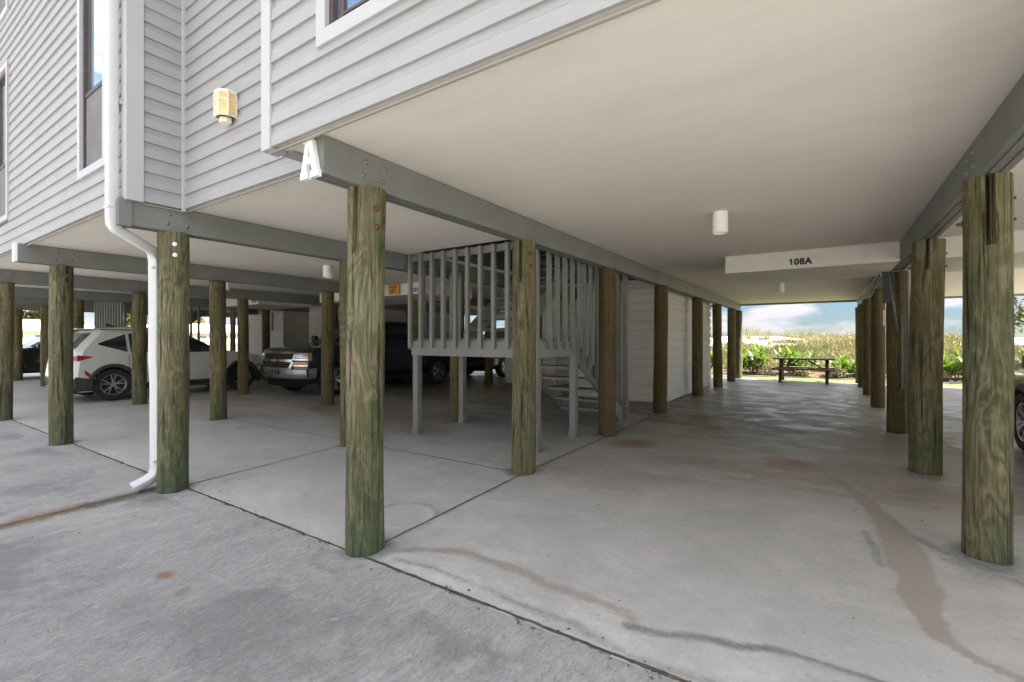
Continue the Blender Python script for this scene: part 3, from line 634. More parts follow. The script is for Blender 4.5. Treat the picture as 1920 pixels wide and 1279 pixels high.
# trims
def trimpart(x0, x1, y0, y1, z0, z1, name='corner_trim', mat='trim', bevel=.004):
    b = MB(); b.box(x0, x1, y0, y1, z0, z1); return b.build(name, M[mat], bld, bevel=bevel)
trimpart(X1 - .028, X1 + .075, Y1 - .026, Y1 + .09, 2.565, ZT)
trimpart(X2 - .09, X2 + .028, Y3 - .03, Y3 + .10, 2.565, ZT)
trimpart(X2 + .001, X2 + .035, Y2 - .035, Y2 + .001, 2.55, ZT)
trimpart(X1 - .005, X1 + .12, Y1 + .1, Y2 - .03, 2.575, ZT, 'return_wall', 'siding', 0)
# starter strips below the siding
for x0, x1, y in ((X1, 6, Y1), (X2 + .03, X1, Y2), (XW0, X2 - .05, Y3)): trimpart(x0, x1, y + .012, y + .03, 2.556, 2.566, 'starter_strip', 'tanstrip', 0)
trimpart(X2 - .03, X2 - .004, Y3 + .1, Y2, 2.556, 2.566, 'starter_strip', 'tanstrip', 0)
# windows
def window(x0, x1, y, z0, z1, tr=.075, rail=True, split=.37, parent=bld):
    w = MB(); cw = tr                      # casing
    for a in ((x0 - cw, x1 + cw, z0 - cw, z0), (x0 - cw, x1 + cw, z1, z1 + cw), (x0 - cw, x0, z0, z1), (x1, x1 + cw, z0, z1)): w.box(a[0], a[1], y - .035, y + .05, a[2], a[3])
    win = w.build('window', M['trim'], parent, bevel=.004)
    f = MB(); t = .035
    zr = z0 + (z1 - z0) * split if rail else z1
    for a in ((x0, x1, z0, z0 + t), (x0, x1, z1 - t, z1), (x0, x0 + t, z0 + t, z1 - t), (x1 - t, x1, z0 + t, z1 - t)): f.box(a[0] + .001, a[1] - .001, y - .005, y + .045, a[2], a[3])
    if rail: f.box(x0 + t, x1 - t, y + .002, y + .04, zr - .02, zr + .02)
    f.build('window_frame', M['bronze'], win)
    b = MB(); b.box(x0 + t, x1 - t, y + .025, y + .032, zr if rail else z0 + t, z1 - t); b.build('pane', M['wglass'], win)
    if rail: b = MB(); b.box(x0 + t, x1 - t, y + .012, y + .02, z0 + t, zr - .02); b.build('insect_screen', M['screen'], win)
    return win
for a, c, e, f in wins: window(a, c, Y3, e, f)
w = window(*w4[:2], Y1, w4[2], w4[3], .085, False)
b = MB(); b.bar((w4[0] + .10, Y1 + .018, w4[2] + .035), (w4[0] + .10, Y1 + .018, w4[3] - .04), .016, .014, 0, (0, 1, 0)); b.box(w4[0] + .108, w4[1] - .04, Y1 + .01, Y1 + .024, w4[2] + .06, w4[2] + .075); b.build('window_bar', M['bronze'], w)
# body of the building behind the cladding
b = MB(); b.box(XW0, X2 - .02, Y3 + .07, 18.2, 2.66, ZT); b.box(X2 - .02, X1 + .02, Y2 + .02, 4.8, 2.66, ZT); b.box(X1 + .02, 6, Y1 + .10, 18.2, 2.66, ZT); b.box(X2 - .02, X1 + .02, 10.2, 18.2, 2.66, ZT); b.build('upper_storeys', M['siding'], bld)
b = MB(); b.box(XW0 - .5, 6.5, .9, 18.9, ZT, ZT + .25); b.build('roof', M['roofw'], bld)  # unseen roof, its front overhang added to shade the foreground
# soffit with the stair openings
ST = [(-5.0, -2.85), (-18.4, -16.25)]; SY = (4.83, 10.0)
b = MB()
def sof(x0, x1, y0, y1): b.box(x0, x1, y0, y1, ZS, ZS + .05)
sof(X1, 6.0, Y1 + .006, SY[0]); sof(X2, X1, Y2 + .006, SY[0]); sof(XW0, X2, Y3 + .006, SY[0])
sof(ST[0][1], 6, SY[0], SY[1]); sof(ST[1][1], ST[0][0], SY[0], SY[1]); sof(XW0, ST[1][0], SY[0], SY[1]); sof(XW0, 6, SY[1], 18.15); b.build('soffit', M['soffit'], bld)
b = MB(); b.box(XW0, 6, 18.155, 18.2, 2.53, 2.66); b.build('rear_fascia', M['gray'], bld)
for x0, x1 in ST:
    b = MB(); b.box(x0 - .02, x0, SY[0], SY[1], ZS + .06, 6); b.box(x1, x1 + .02, SY[0], SY[1], ZS + .06, 6); b.box(x0, x1, SY[0] - .02, SY[0], ZS + .06, 6); b.box(x0, x1, SY[1], SY[1] + .02, ZS + .06, 6); b.box(x0, x1, SY[0], SY[1], 6, 6.05); b.build('stairwell_shaft', M['dark'], bld)
# storage rooms under the building (siding boxes)
def storage(label, x0, x1, y0, y1, door=None, panel=None):
    r = thing('storage_room', label, 'storage room', (0, 0, 0)); z1 = ZB + .16
    holes = [(door[0] - x0 - .06, door[1] - x0 + .06, 0, 2.1)] if door else []
    siding((x0, y0), (x1, y0), .03, z1, holes, 'front_wall', r, M['storew'], pitch=.2, dep=1.9)
    siding((x1, y0), (x1, y1), .03, z1, (), 'side_wall', r, M['storew'], pitch=.2, dep=1.9)
    b = MB(); b.box(x0, x1 - .012, y0 + .012, y1, .0, ZS - .002); b.build('core_wall', M['storew'], r)
    b = MB(); b.box(x1 - .05, x1 + .03, y0 - .03, y0 + .05, .0, z1); b.build('corner_trim', M['trim'], r)
    if door:
        f = MB(); f.box(door[0] - .07, door[0], y0 - .03, y0 + .02, 0, 2.05); f.box(door[1], door[1] + .07, y0 - .03, y0 + .02, 0, 2.05); f.box(door[0] - .07, door[1] + .07, y0 - .03, y0 + .02, 2.05, 2.13); f.build('door_frame', M['trim'], r)
        dd = MB(); dd.box(door[0], door[1], y0 - .012, y0 + .01, .01, 2.05)
        for k in range(5):
            xx = door[0] + (door[1] - door[0]) * (k + .5) / 5; dd.box(xx - .06, xx + .06, y0 - .018, y0 - .012, .1, 1.95)
        d_ = dd.build('door', M['doorg'], r); h = MB(); h.lathe([(0, 0), (.03, 0), (.03, .05), (0, .06)], 10, 0, Matrix.Translation((door[1] - .08, y0 - .012, 1.0)) @ Matrix.Rotation(R(90), 4, 'X')); h.build('door_handle', M['steel'], d_)
    if panel:
        b = MB(); b.box(panel[0], panel[1], y0 - .08, y0 - .02, panel[2], panel[3]); b.build('wall_panel', M['tan'], r)
storage('white clapboard storage room behind the stairs, along the left of the empty bay', -4.9, -2.88, 10.1, 14.75)
storage('white storage room with a grey-green door, behind the dark blue pickup', -15.55, -12.6, 10.1, 14.5, (-14.75, -13.75), None)
storage('white storage room with a square tan panel, behind the nose of the white car', -20.2, -17.2, 10.1, 14.5, None, (-18.6, -17.9, 1.7, 2.4))
storage('pale storage room beyond the pickup bed, between the second and third beams', -8.4, -6.6, 12.2, 15.5)

# ------------------------------------------------------------------ beams
BW = .15; YB0 = 1.73
def beam(x, label, cap=None, group='long grey beams under the soffit', YB0=1.73, YS=None):
    r = thing('support_beam', label, 'beam', (x, YB0, ZB), 0, group)
    b = MB(); b.box(-BW / 2, BW / 2, 0, 18.15 - YB0, 0, ZS - ZB - .004)
    me = b.build('timber', M['gray'], r, bevel=.006)
    b = MB()
    for s in (-.028, .028): b.box(s - .003, s + .003, .02, 18.1 - YB0, -.004, .0)
    b.build('ply_seam', M['dark'], r)
    bl = MB()
    for i, y in enumerate(YS[:8]):
        for dy in (-.075, .085):
            for z in (.07, .16):
                for sgn in (1, -1):
                    mt = Matrix.Translation((sgn * BW / 2, y - YB0 + dy + (.02 if z > .1 else 0), z)) @ Matrix.Rotation(sgn * R(90), 4, 'Y')
                    bolt = MB(); bolt.lathe([(.019, 0), (.019, .003), (.012, .006), (.011, .015), (0, .019)], 8, 0, mt)
                    if i < 3: bolt.build('bolt', M['gray'], r, smooth=True)
                    else: bl.v, bl.f, bl.m = bl.v + bolt.v, bl.f + [tuple(q + len(bl.v) - 0 for q in f) for f in bolt.f], bl.m + bolt.m
    if cap == 'white': b = MB(); b.box(-.07, .07, -.025, 0, .0, .235); b.build('end_cap', M['letter'], r)
    return r
LB = dict(A='long grey beam bearing the white letter A on its front end', B='grey beam whose bolted front end stands beside the white downspout',
          C='grey beam with a white end cap, first to the left of the downspout', D='grey beam second to the left of the downspout', E='grey beam third to the left of the downspout',
          F='grey beam fourth to the left of the downspout', G='grey beam farthest to the left, over the grey car', R='heavy grey beam on the right-hand pilings of the empty bay')
beams = {k: beam(x, LB[k], 'white' if k in 'CD' else None, YB0=1.73 if k in 'AR' else 1.50, YS=ys(k)) for k, x in ROWS}
b = MB(); b.box(-.088, .088, -.012, .09, -.012, .21); b.build('end_cap', M['gray'], beams['B'], bevel=.004)
# serif slab letter A on the end of beam A
def letterA(h=.25, w=.165, t=.03):
    b = MB()
    def q(pts): b.prism([(x * w, y * h) for x, y in pts], 0, t)
    q([(.03, .16), (.31, .16), (.52, .80), (.52, 1.0), (.34, .93)])
    q([(.52, .80), (.71, .16), (.99, .16), (.70, .93), (.52, 1.0)])
    q([(.37, .34), (.655, .34), (.61, .50), (.42, .50)])
    q([(-.02, 0), (.42, 0), (.42, .16), (-.02, .16)]); q([(.60, 0), (1.04, 0), (1.04, .16), (.60, .16)]); q([(.18, .86), (.36, .86), (.36, .93), (.52, 1.0), (.18, 1.0)])
    return b
o = letterA().build('letter_sign', M['letter']); o.rotation_euler = (R(90), 0, 0); o.location = (-2.60 - .11, YB0 - .002, ZB - .02)
tag(o, 'white wooden slab letter A fixed to the front end of the beam', 'letter sign')

# ------------------------------------------------------------------ pilings
def pile_mesh(r, H, slot=None, seed=0, n=64):
    rg = np.random.default_rng(seed); zs = np.concatenate([np.linspace(0, .06, 3), np.linspace(.1, H, 38)]); A = np.arange(n) * 2 * math.pi / n
    ph = rg.uniform(0, 6.28, 6); cr_ = [(rg.integers(0, n), rg.uniform(.2, 1.6), rg.uniform(.3, .9)) for _ in range(7)]
    b = MB(); vs = []
    for z in zs:
        ox = .006 * math.sin(z * 1.3 + ph[0]); oy = .006 * math.sin(z * 1.1 + ph[1])
        for k, a in enumerate(A):
            rr = r * (1.02 - .02 * z / H) + .0035 * math.sin(3 * a + ph[2] + z) + .002 * math.sin(7 * a + ph[3] + 2 * z) + .003 * math.sin(z * 5 + ph[4]) * math.sin(2 * a) + rg.normal(0, .0005)
            for (kk, zc, ln) in cr_:
                if k == kk and abs(z - zc) < ln / 2: rr -= .012 * (1 - abs(z - zc) / (ln / 2))
            if slot:
                sk = int(round(slot[0] / (2 * math.pi) * n)) % n
                if k in (sk, (sk + slot[2]) % n) and z > H - slot[1]: rr -= .07 if k == sk else .03
            if z < .03: rr += .004 * math.sin(5 * a + ph[5])
            vs.append((ox + rr * math.cos(a), oy + rr * math.sin(a), z))
    m = len(zs); fs = [(i * n + k, i * n + (k + 1) % n, (i + 1) * n + (k + 1) % n, (i + 1) * n + k) for i in range(m - 1) for k in range(n)]
    fs.append(tuple((m - 1) * n + k for k in range(n))); b.add(vs, fs); return b
POST = {'A': ('under the beam with the letter A', ['nearest piling with two rusty bolts, ', 'second piling from the front ', 'reddish brown third piling from the front ', 'dark fourth piling from the front ', 'fifth piling from the front ', 'sixth piling from the front ', 'second to last piling ', 'last piling ']),
        'B': ('under the beam beside the white downspout', ['green piling with two pale bolts, ']), 'C': ('under the first beam left of the downspout', ['thick green front piling ']),
        'D': ('under the second beam left of the downspout', ['green front piling ']), 'E': ('under the third beam left of the downspout', ['green front piling ']),
        'F': ('under the fourth beam left of the downspout', ['green front piling ']), 'G': ('under the farthest left beam', ['green front piling ']),
        'R': ('in the right-hand row of the empty bay', ['', 'nearest piling with a long top slot, ', 'second piling, with a notch at its top, ', 'third piling, carrying grey conduits, ', 'fourth piling ', 'fifth piling ', 'second to last piling ', 'last piling '])}
ORD = ['first', 'second', 'third', 'fourth', 'fifth', 'sixth', 'second to last', 'last']
proto = {}
YB = {('E', 1): 3.84}
for k, x in ROWS:
    for i, y in enumerate(ys(k)):
        if k == 'R' and i == 0: continue
        if k in 'EFG' and i in (0,) and k != 'E': continue
        if k in 'EFG' and i > 5: continue
        if k == 'B' and i in (7,): pass
        y = YB.get((k, i), y); r = {('R', 1): .112, ('R', 2): .13}.get((k, i), .122)
        if k == 'R' and i > 2: r = .115
        gzv = gzf(y - .1); H = ZB - gzv + .02
        near = (k in 'AR' and i < 3) or (k == 'B' and i < 2) or (k == 'C' and i == 0)
        ang = math.atan2(-y, -x)
        nm = POST[k][1][i] if i < len(POST[k][1]) else ORD[i] + ' piling from the front '
        lab = (nm.strip() + ' ' + POST[k][0].replace('the beam beside the white downspout', 'the beam by the downspout')).replace(' ,', ',')
        root = thing('wood_piling', lab, 'piling', (x, y, gzv - .02), 0, 'round wooden pilings carrying the building')
        if near:
            slot = {('A', 0): (ang - .65, .42, 1), ('R', 1): (ang + .0, .42, 2), ('R', 2): (ang - .05, .3, 1), ('A', 1): (ang - .35, .4, 1), ('A', 2): None}.get((k, i))
            if slot: slot = (slot[0] % (2 * math.pi), slot[1], slot[2])
            o = pile_mesh(r, H, slot, seed=ord(k) * 10 + i).build('pile', M['pile'], root, autos=40)
        else:
            s = (i + ord(k)) % 4
            if s not in proto: proto[s] = pile_mesh(.122, 2.4, None, seed=s, n=32).build('pile', M['pile'], None, smooth=True); o = proto[s]
            else: o = bpy.data.objects.new('pile', proto[s].data); COL.objects.link(o)
            o.parent = root; o.scale = (r / .122, r / .122, H / 2.4); o.rotation_euler = (0, 0, random.uniform(0, 6))
        root.rotation_euler = (random.gauss(0, .0035), random.gauss(0, .0035), 0)
        age = {'A': [1, .85, .12, .2, .25, .4, .6, .7], 'R': [1, .9, .75, .35, .25, .3, .4, .6], 'B': [1, .7, .5, .4, .3, .3, .3, .3]}.get(k, [1, .75, .55, .45, .4, .4, .4, .4])[i]
        o.color = (1, 1, 1, age)
        # bolts on the post
        def pb(a, z, mat, rad=.017, proj=.02):
            mt = Matrix.Translation(((r - .004) * math.cos(a), (r - .004) * math.sin(a), z)) @ Matrix.Rotation(a, 4, 'Z') @ Matrix.Rotation(R(90), 4, 'Y')
            bb = MB(); bb.lathe([(rad * 1.35, 0), (rad * 1.35, .006), (rad * .8, .008), (rad * .75, proj), (0, proj + .003)], 10, 0, mt); bb.build('bolt', M[mat], root, smooth=True)
        if k == 'A' and i == 0: pb(ang + .5, H - .14, 'rust'); pb(ang + .52, H - .265, 'rust')
        elif k == 'B' and i == 0: pb(ang + .12, H - .12, 'letter', .015, .008); pb(ang + .14, H - .22, 'letter', .015, .008)
        elif k == 'R' and i in (1, 2):
            for z in (.14, .27):
                pb(math.pi * .99, H - z, 'rust', .014, .03); pb(.03, H - z, 'rust', .014, .022)
        elif k in 'ABCD' and i < 4: pb(ang + .55, H - .14, 'rust'); pb(ang + .55, H - .26, 'rust')

# ------------------------------------------------------------------ downspout
dsx = -5.17
pts = [(dsx, 1.475, 9.4), (dsx, 1.475, 5.0), (dsx, 1.475, 2.42), (dsx - .005, 1.48, 2.36), (dsx - .02, 1.51, 2.32), (-5.30, 1.80, 2.20), (-5.355, 1.85, 2.165), (-5.37, 1.865, 2.10), (-5.375, 1.87, 1.5), (-5.385, 1.87, 1.15), (-5.35, 1.87, .95), (-5.35, 1.87, .12), (-5.35, 1.85, .055), (-5.35, 1.80, .02), (-5.36, 1.68, -.03)]
ds = thing('downspout', 'white rectangular downspout with offset elbow, running down beside the green piling', 'downspout', (0, 0, 0))
b = MB(); b.tube(pts, 1, 16, 0, True, (.052, .040)); o = b.build('pipe', M['spout'], ds, autos=50)
for (x, y, z) in ((dsx, 1.475, 2.50), (-5.372, 1.867, 2.04), (-5.35, 1.87, .20)):
    b = MB(); b.box(x - .056, x + .056, y - .044, y + .044, z - .012, z + .004); b.build('joint_band', M['spout'], ds, bevel=.003)
for z in (3.4, 5.4): b = MB(); b.box(dsx - .08, dsx + .08, 1.515, 1.53, z, z + .03); b.build('strap', M['trim'], ds)

# ------------------------------------------------------------------ wall lantern
la = thing('wall_lantern', 'cream wall lantern with amber glass panes on the clapboard wall', 'wall lantern', (-4.13, Y2 - .02, 3.16))
w, h, dp = .082, .205, .115
sec = [(-w, 0), (-w, -dp * .55), (-w * .45, -dp), (w * .45, -dp), (w, -dp * .55), (w, 0)]
gl = MB()
for i in range(5): (x0, y0), (x1, y1) = sec[i], sec[i + 1]; gl.add([(x0, y0, .02), (x1, y1, .02), (x1, y1, h), (x0, y0, h)], [(0, 1, 2, 3)])
gl.build('glass_panel', M['lantglass'], la)
fr = MB()
for (x, y) in sec: fr.bar((x, y, .01), (x, y, h + .01), .011, .011)
for z in (.02, h * .72, h):
    for i in range(5): (x0, y0), (x1, y1) = sec[i], sec[i + 1]; fr.bar((x0, y0, z), (x1, y1, z), .011, .011)
fr.bar((0, -dp, .02), (0, -dp, h), .009, .009)
fr.build('frame', M['cream'], la)
b = MB(); b.prism([(x * 1.08, y * 1.05) for x, y in sec], h + .006, h + .02); b.build('cap', M['cream'], la)
b = MB(); b.prism([(x * .55, y * .6 - .02) for x, y in sec], -.028, .012); b.build('bottom_finial', M['cream'], la)
b = MB(); b.box(-.06, .06, -.006, .014, .05, .21); b.build('back_plate', M['steel'], la)

# ------------------------------------------------------------------ ceiling lamps and header boxes
def clamp(x, y, label):
    r = thing('ceiling_lamp', label, 'ceiling lamp', (x, y, ZS), 0, 'cylinder lamps under the soffit')
    b = MB(); b.lathe([(0, 0), (.070, -.0), (.070, -.20), (.064, -.203), (.062, -.195), (.058, -.12), (0, -.10)][::-1], 28); b.build('shade', M['lampw'], r, autos=40)
    b = MB(); b.lathe([(0, -.17), (.03, -.16), (.045, -.125), (.03, -.105)][::-1], 16); b.build('bulb', M['letter'], r, smooth=True)
clamp(-.87, 4.95, 'white cylinder ceiling lamp in the empty bay, in front of the numbered header')
clamp(-.86, 11.9, 'cylinder ceiling lamp behind the numbered header of the empty bay')
clamp(-6.96, 4.85, 'white cylinder ceiling lamp between the second and third beams')
clamp(-10.4, 4.85, 'cylinder ceiling lamp over the back of the second bay left of the downspout')
clamp(-14.0, 4.85, 'cylinder ceiling lamp above the white car')
clamp(-20.8, 4.85, 'cylinder ceiling lamp in the farthest left bay')
def text_part(txt, size, loc, mat, parent, rot=(R(90), 0, 0), bold=.006):
    cu = bpy.data.curves.new('t', 'FONT'); cu.body = txt; cu.size = size; cu.extrude = .002; cu.offset = bold; cu.align_x = 'CENTER'; cu.space_character = 1.12
    ob = bpy.data.objects.new('t', cu); COL.objects.link(ob); dg = bpy.context.evaluated_depsgraph_get(); me = bpy.data.meshes.new_from_object(ob.evaluated_get(dg)); bpy.data.objects.remove(ob)
    me.materials.clear(); me.materials.append(M[mat]); o = bpy.data.objects.new('lettering', me); COL.objects.link(o); o.location = loc; o.rotation_euler = rot; o.parent = parent; return o
def header(x0, x1, y, label, txt=None, tx=None, sign=False):
    r = thing('header_box', label, 'header box', (0, y, ZB), 0, 'white boxed headers under the soffit')
    b = MB(); b.box(x0, x1, 0, 1.62, -.02, ZS - ZB - .003); b.build('box', M['headw'], r, bevel=.004)
    if txt:
        text_part(txt[1:], .115, (tx + .035, -.004, .035), 'black', r)
        g = MB(); gx = tx - .112; g.prism([(gx, .035), (gx + .021, .035), (gx + .021, .118), (gx + .003, .118), (gx - .022, .098), (gx - .022, .083), (gx, .096)], .001, .005, 0, Matrix.Rotation(R(90), 4, 'X')); g.build('lettering', M['black'], r)
M['headw'] = paint('header_white', (.66, .63, .58), .6, .04, 1.5, .04, (.5, .46, .38), .15)
header(-1.27, .752, 7.62, 'white header box reading 108A over the far part of the empty bay', '108A', -.32)
header(.905, 5.0, 7.62, 'white header box right of the right-hand row of pilings')
header(-8.58, -7.12, 7.3, 'white header box with an orange sign, seen behind the front piling and railing', '121A', -7.36)
header(-11.25, -8.71, 7.6, 'white header box over the blue pickup')
header(-15.3, -13.1, 6.95, 'white numbered header box over the nose of the white car', '123A', -13.33)
header(-19.0, -17.2, 6.95, 'white header box over the bay left of the white car')
sg = thing('orange_sign', 'small orange sign with brown lettering on a white header box', 'sign', (-8.0, 7.27, ZB + .10))
b = MB(); b.box(-.19, .16, -.012, .012, -.10, .12); b.build('board', M['orange'], sg); 
for z, a, c in ((.045, -.14, .10), (-.01, -.10, .06), (-.055, -.15, .0)):
    b = MB(); b.add([(a, -.0135, z), (c, -.0135, z + .008), (c - .02, -.0135, z + .034), (a + .02, -.0135, z + .026)], [(0, 1, 2, 3)]); b.build('lettering', M['brownt'], sg)

# ------------------------------------------------------------------ stairs
def stairs(x0, x1, y0, label):
    r = thing('stairs', label, 'staircase', (x0, y0, 0), 0, 'grey timber staircases'); Wd = x1 - x0; D = 1.12; zp = 1.335; m = M['railgray']
    b = MB(); b.box(0, Wd, 0, .045, zp - .21, zp); b.box(0, .045, .045, D, zp - .21, zp); b.box(Wd - .045, Wd, .045, D, zp - .21, zp); b.box(.045, Wd - .045, D - .045, D, zp - .21, zp); b.build('landing_frame', m, r, bevel=.003)
    b = MB()
    for k in range(8): b.box(.05, Wd - .05, .05 + k * .128, .05 + k * .128 + .12, zp - .005, zp + .03)
    b.build('landing_deck', m, r)
    for (x, y) in ((.06, .06), (Wd - .06, .06), (.06, D - .04), (Wd - .06, D - .04)):
        b = MB(); b.box(x - .045, x + .045, y - .045, y + .045, .0, zp - .21); b.box(x - .075, x + .075, y - .06, y + .06, 0, .012); b.box(x - .055, x + .055, y - .055, y + .055, .012, .09); b.build('leg', m, r, bevel=.003)
    zt = ZS - .03
    def bal(x, y, za=zp - .10, zb=zt, s=.05):
        b = MB(); b.box(x - s / 2, x + s / 2, y - s / 2, y + s / 2, za, zb); b.build('baluster', m, r)
    for k in range(11): bal(.0 + (Wd) * k / 10, -.022)
    for k in range(1, 6): bal(Wd + .022, .02 + (D - .05) * k / 5)
    for k in range(1, 6): bal(-.022, .05 + (D - .05) * k / 5)
    b = MB(); b.box(-.0, Wd, .0, .04, zt - .09, zt); b.box(Wd - .04, Wd, .045, D, zt - .09, zt); b.box(0, .04, .045, D, zt - .09, zt); b.build('top_rail', M['gray'], r)
    # lower flight, right half, descending towards +Y
    n = 7; rise = zp / n; run = .27
    xa, xb = Wd * .5 + .03, Wd - .02
    for k in range(1, n):
        b = MB(); z = zp - k * rise; y = D + (k - 1) * run; b.box(xa + .04, xb - .04, y, y + .29, z - .04, z); b.build('tread', m, r)
    for x in (xa, xb - .04):
        b = MB(); y1 = D + (n - 1) * run + .1
        b.add([(x, D, zp), (x, D, zp - .30), (x, y1 - .12, 0), (x, y1 + .1, 0), (x, y1 + .1, .12), (x + .04, D, zp), (x + .04, D, zp - .30), (x + .04, y1 - .12, 0), (x + .04, y1 + .1, 0), (x + .04, y1 + .1, .12)], [(0, 1, 2, 3, 4), (9, 8, 7, 6, 5), (0, 5, 6, 1), (1, 6, 7, 2), (2, 7, 8, 3), (3, 8, 9, 4), (4, 9, 5, 0)]); b.build('stringer', m, r)
    for k in range(4):
        y = D + .14 + k * .21; zz = zp - (y - D) * rise / run; bal(Wd + .02, y, max(.25, zz - .16), zt)
    b = MB(); b.box(Wd - .04, Wd, D + .001, D + 1.9, zt - .09, zt); b.build('hand_rail', M['gray'], r)
    for x in (Wd + .0, Wd - .13):
        b = MB(); b.box(x - .04, x + .04, D + 1.78, D + 1.86, 0, zt); b.build('newel_post', m, r)
    # upper flight, left half, climbing towards +Y
    xa, xb = .04, Wd * .5 - .03
    for k in range(1, 14):
        b = MB(); z = zp + k * rise; y = D + (k - 1) * run; b.box(xa + .04, xb - .04, y, y + .29, z - .04, z); b.build('tread', m, r)
    for x in (xa, xb - .04):
        b = MB(); b.add([(x + o, y, z) for o in (0, .04) for y, z in ((D, zp - .18), (D, zp + .16), (D + 3.4, zp + .16 + 3.4 * rise / run), (D + 3.4, zp - .14 + 3.4 * rise / run))], [(3, 2, 1, 0), (4, 5, 6, 7), (0, 1, 5, 4), (1, 2, 6, 5), (2, 3, 7, 6), (3, 0, 4, 7)]); b.build('stringer', m, r)
    return r
stairs(-5.0, -2.88, 4.86, 'grey timber staircase with tall balusters behind the nearest pilings')
stairs(-18.3, -16.2, 4.86, 'distant grey timber staircase beyond the roof of the white car')

# ------------------------------------------------------------------ conduits on the right-hand piling
cd = thing('conduit_run', 'grey electrical conduits with a red cap on the third right-hand piling', 'conduit', (0, 0, 0))
px_, py_ = .83, 8.85
for (pts, rad) in (([(px_ - .06, py_ - .16, 2.34), (px_ + .10, py_ - .16, 2.34), (px_ + .115, py_ - .15, 2.30), (px_ + .13, py_ - .15, .02)], .022), ([(px_ - .10, py_ - .14, 2.36), (px_ + .0, py_ - .155, 1.45)], .02), ([(px_ - .02, py_ - .16, 1.70), (px_ + .05, py_ - .16, 1.70), (px_ + .055, py_ - .16, .66), (px_ + .02, py_ - .16, .62)], .014), ([(px_ - .2, py_ - .05, 2.36), (px_ - .2, 14.0, 2.36)], .02), ([(px_ - .2, py_ - .05, 2.30), (px_ - .14, 11.4, 2.18), (px_ - .2, 14.0, 2.30)], .014)):
    b = MB(); b.tube(pts, rad, 10); b.build('pipe', M['conduit'], cd, smooth=True)
b = MB(); b.box(px_ - .26, px_ - .02, py_ - .18, py_ - .06, 2.37, 2.41); b.build('red_cap', M['red'], cd)
b = MB(); b.box(px_ - .17, px_ - .03, py_ - .16, py_ - .11, 1.88, 2.34); b.build('dark_box', M['black'], cd)
b = MB(); b.box(px_ - .16, px_ - .13, py_ - .17, py_ - .12, 1.55, 1.78); b.build('grey_handle', M['letter'], cd)

# ------------------------------------------------------------------ picnic table
pt = thing('picnic_table', 'dark weathered wooden picnic table at the far end of the slab', 'picnic table', (-.64, 17.75, 0), 0)
for k in range(5): b = MB(); b.box(-.82, .82, -.37 + k * .15, -.37 + k * .15 + .14, .715, .755); b.build('tabletop_plank', M['table'], pt)
for s in (-1, 1):
    for k in range(2): b = MB(); y = s * .62 + (k - .5) * .15; b.box(-.84, .84, y - .07, y + .07, .41, .45); b.build('seat', M['table'], pt)
for x in (-.62, .62):
    for s in (-1, 1): b = MB(); b.bar((x, s * .12, .71), (x, s * .60, .0), .045, .09, 0, (1, 0, 0)); b.build('leg', M['table'], pt)
    b = MB(); b.box(x + .023, x + .063, -.72, .72, .32, .41); b.box(x + .023, x + .063, -.35, .35, .63, .712); b.build('cross_brace', M['table'], pt)
    b = MB(); b.bar((x * .18, 0, .70), (x * .97, 0, .37), .07, .04); b.build('diagonal_brace', M['table'], pt)

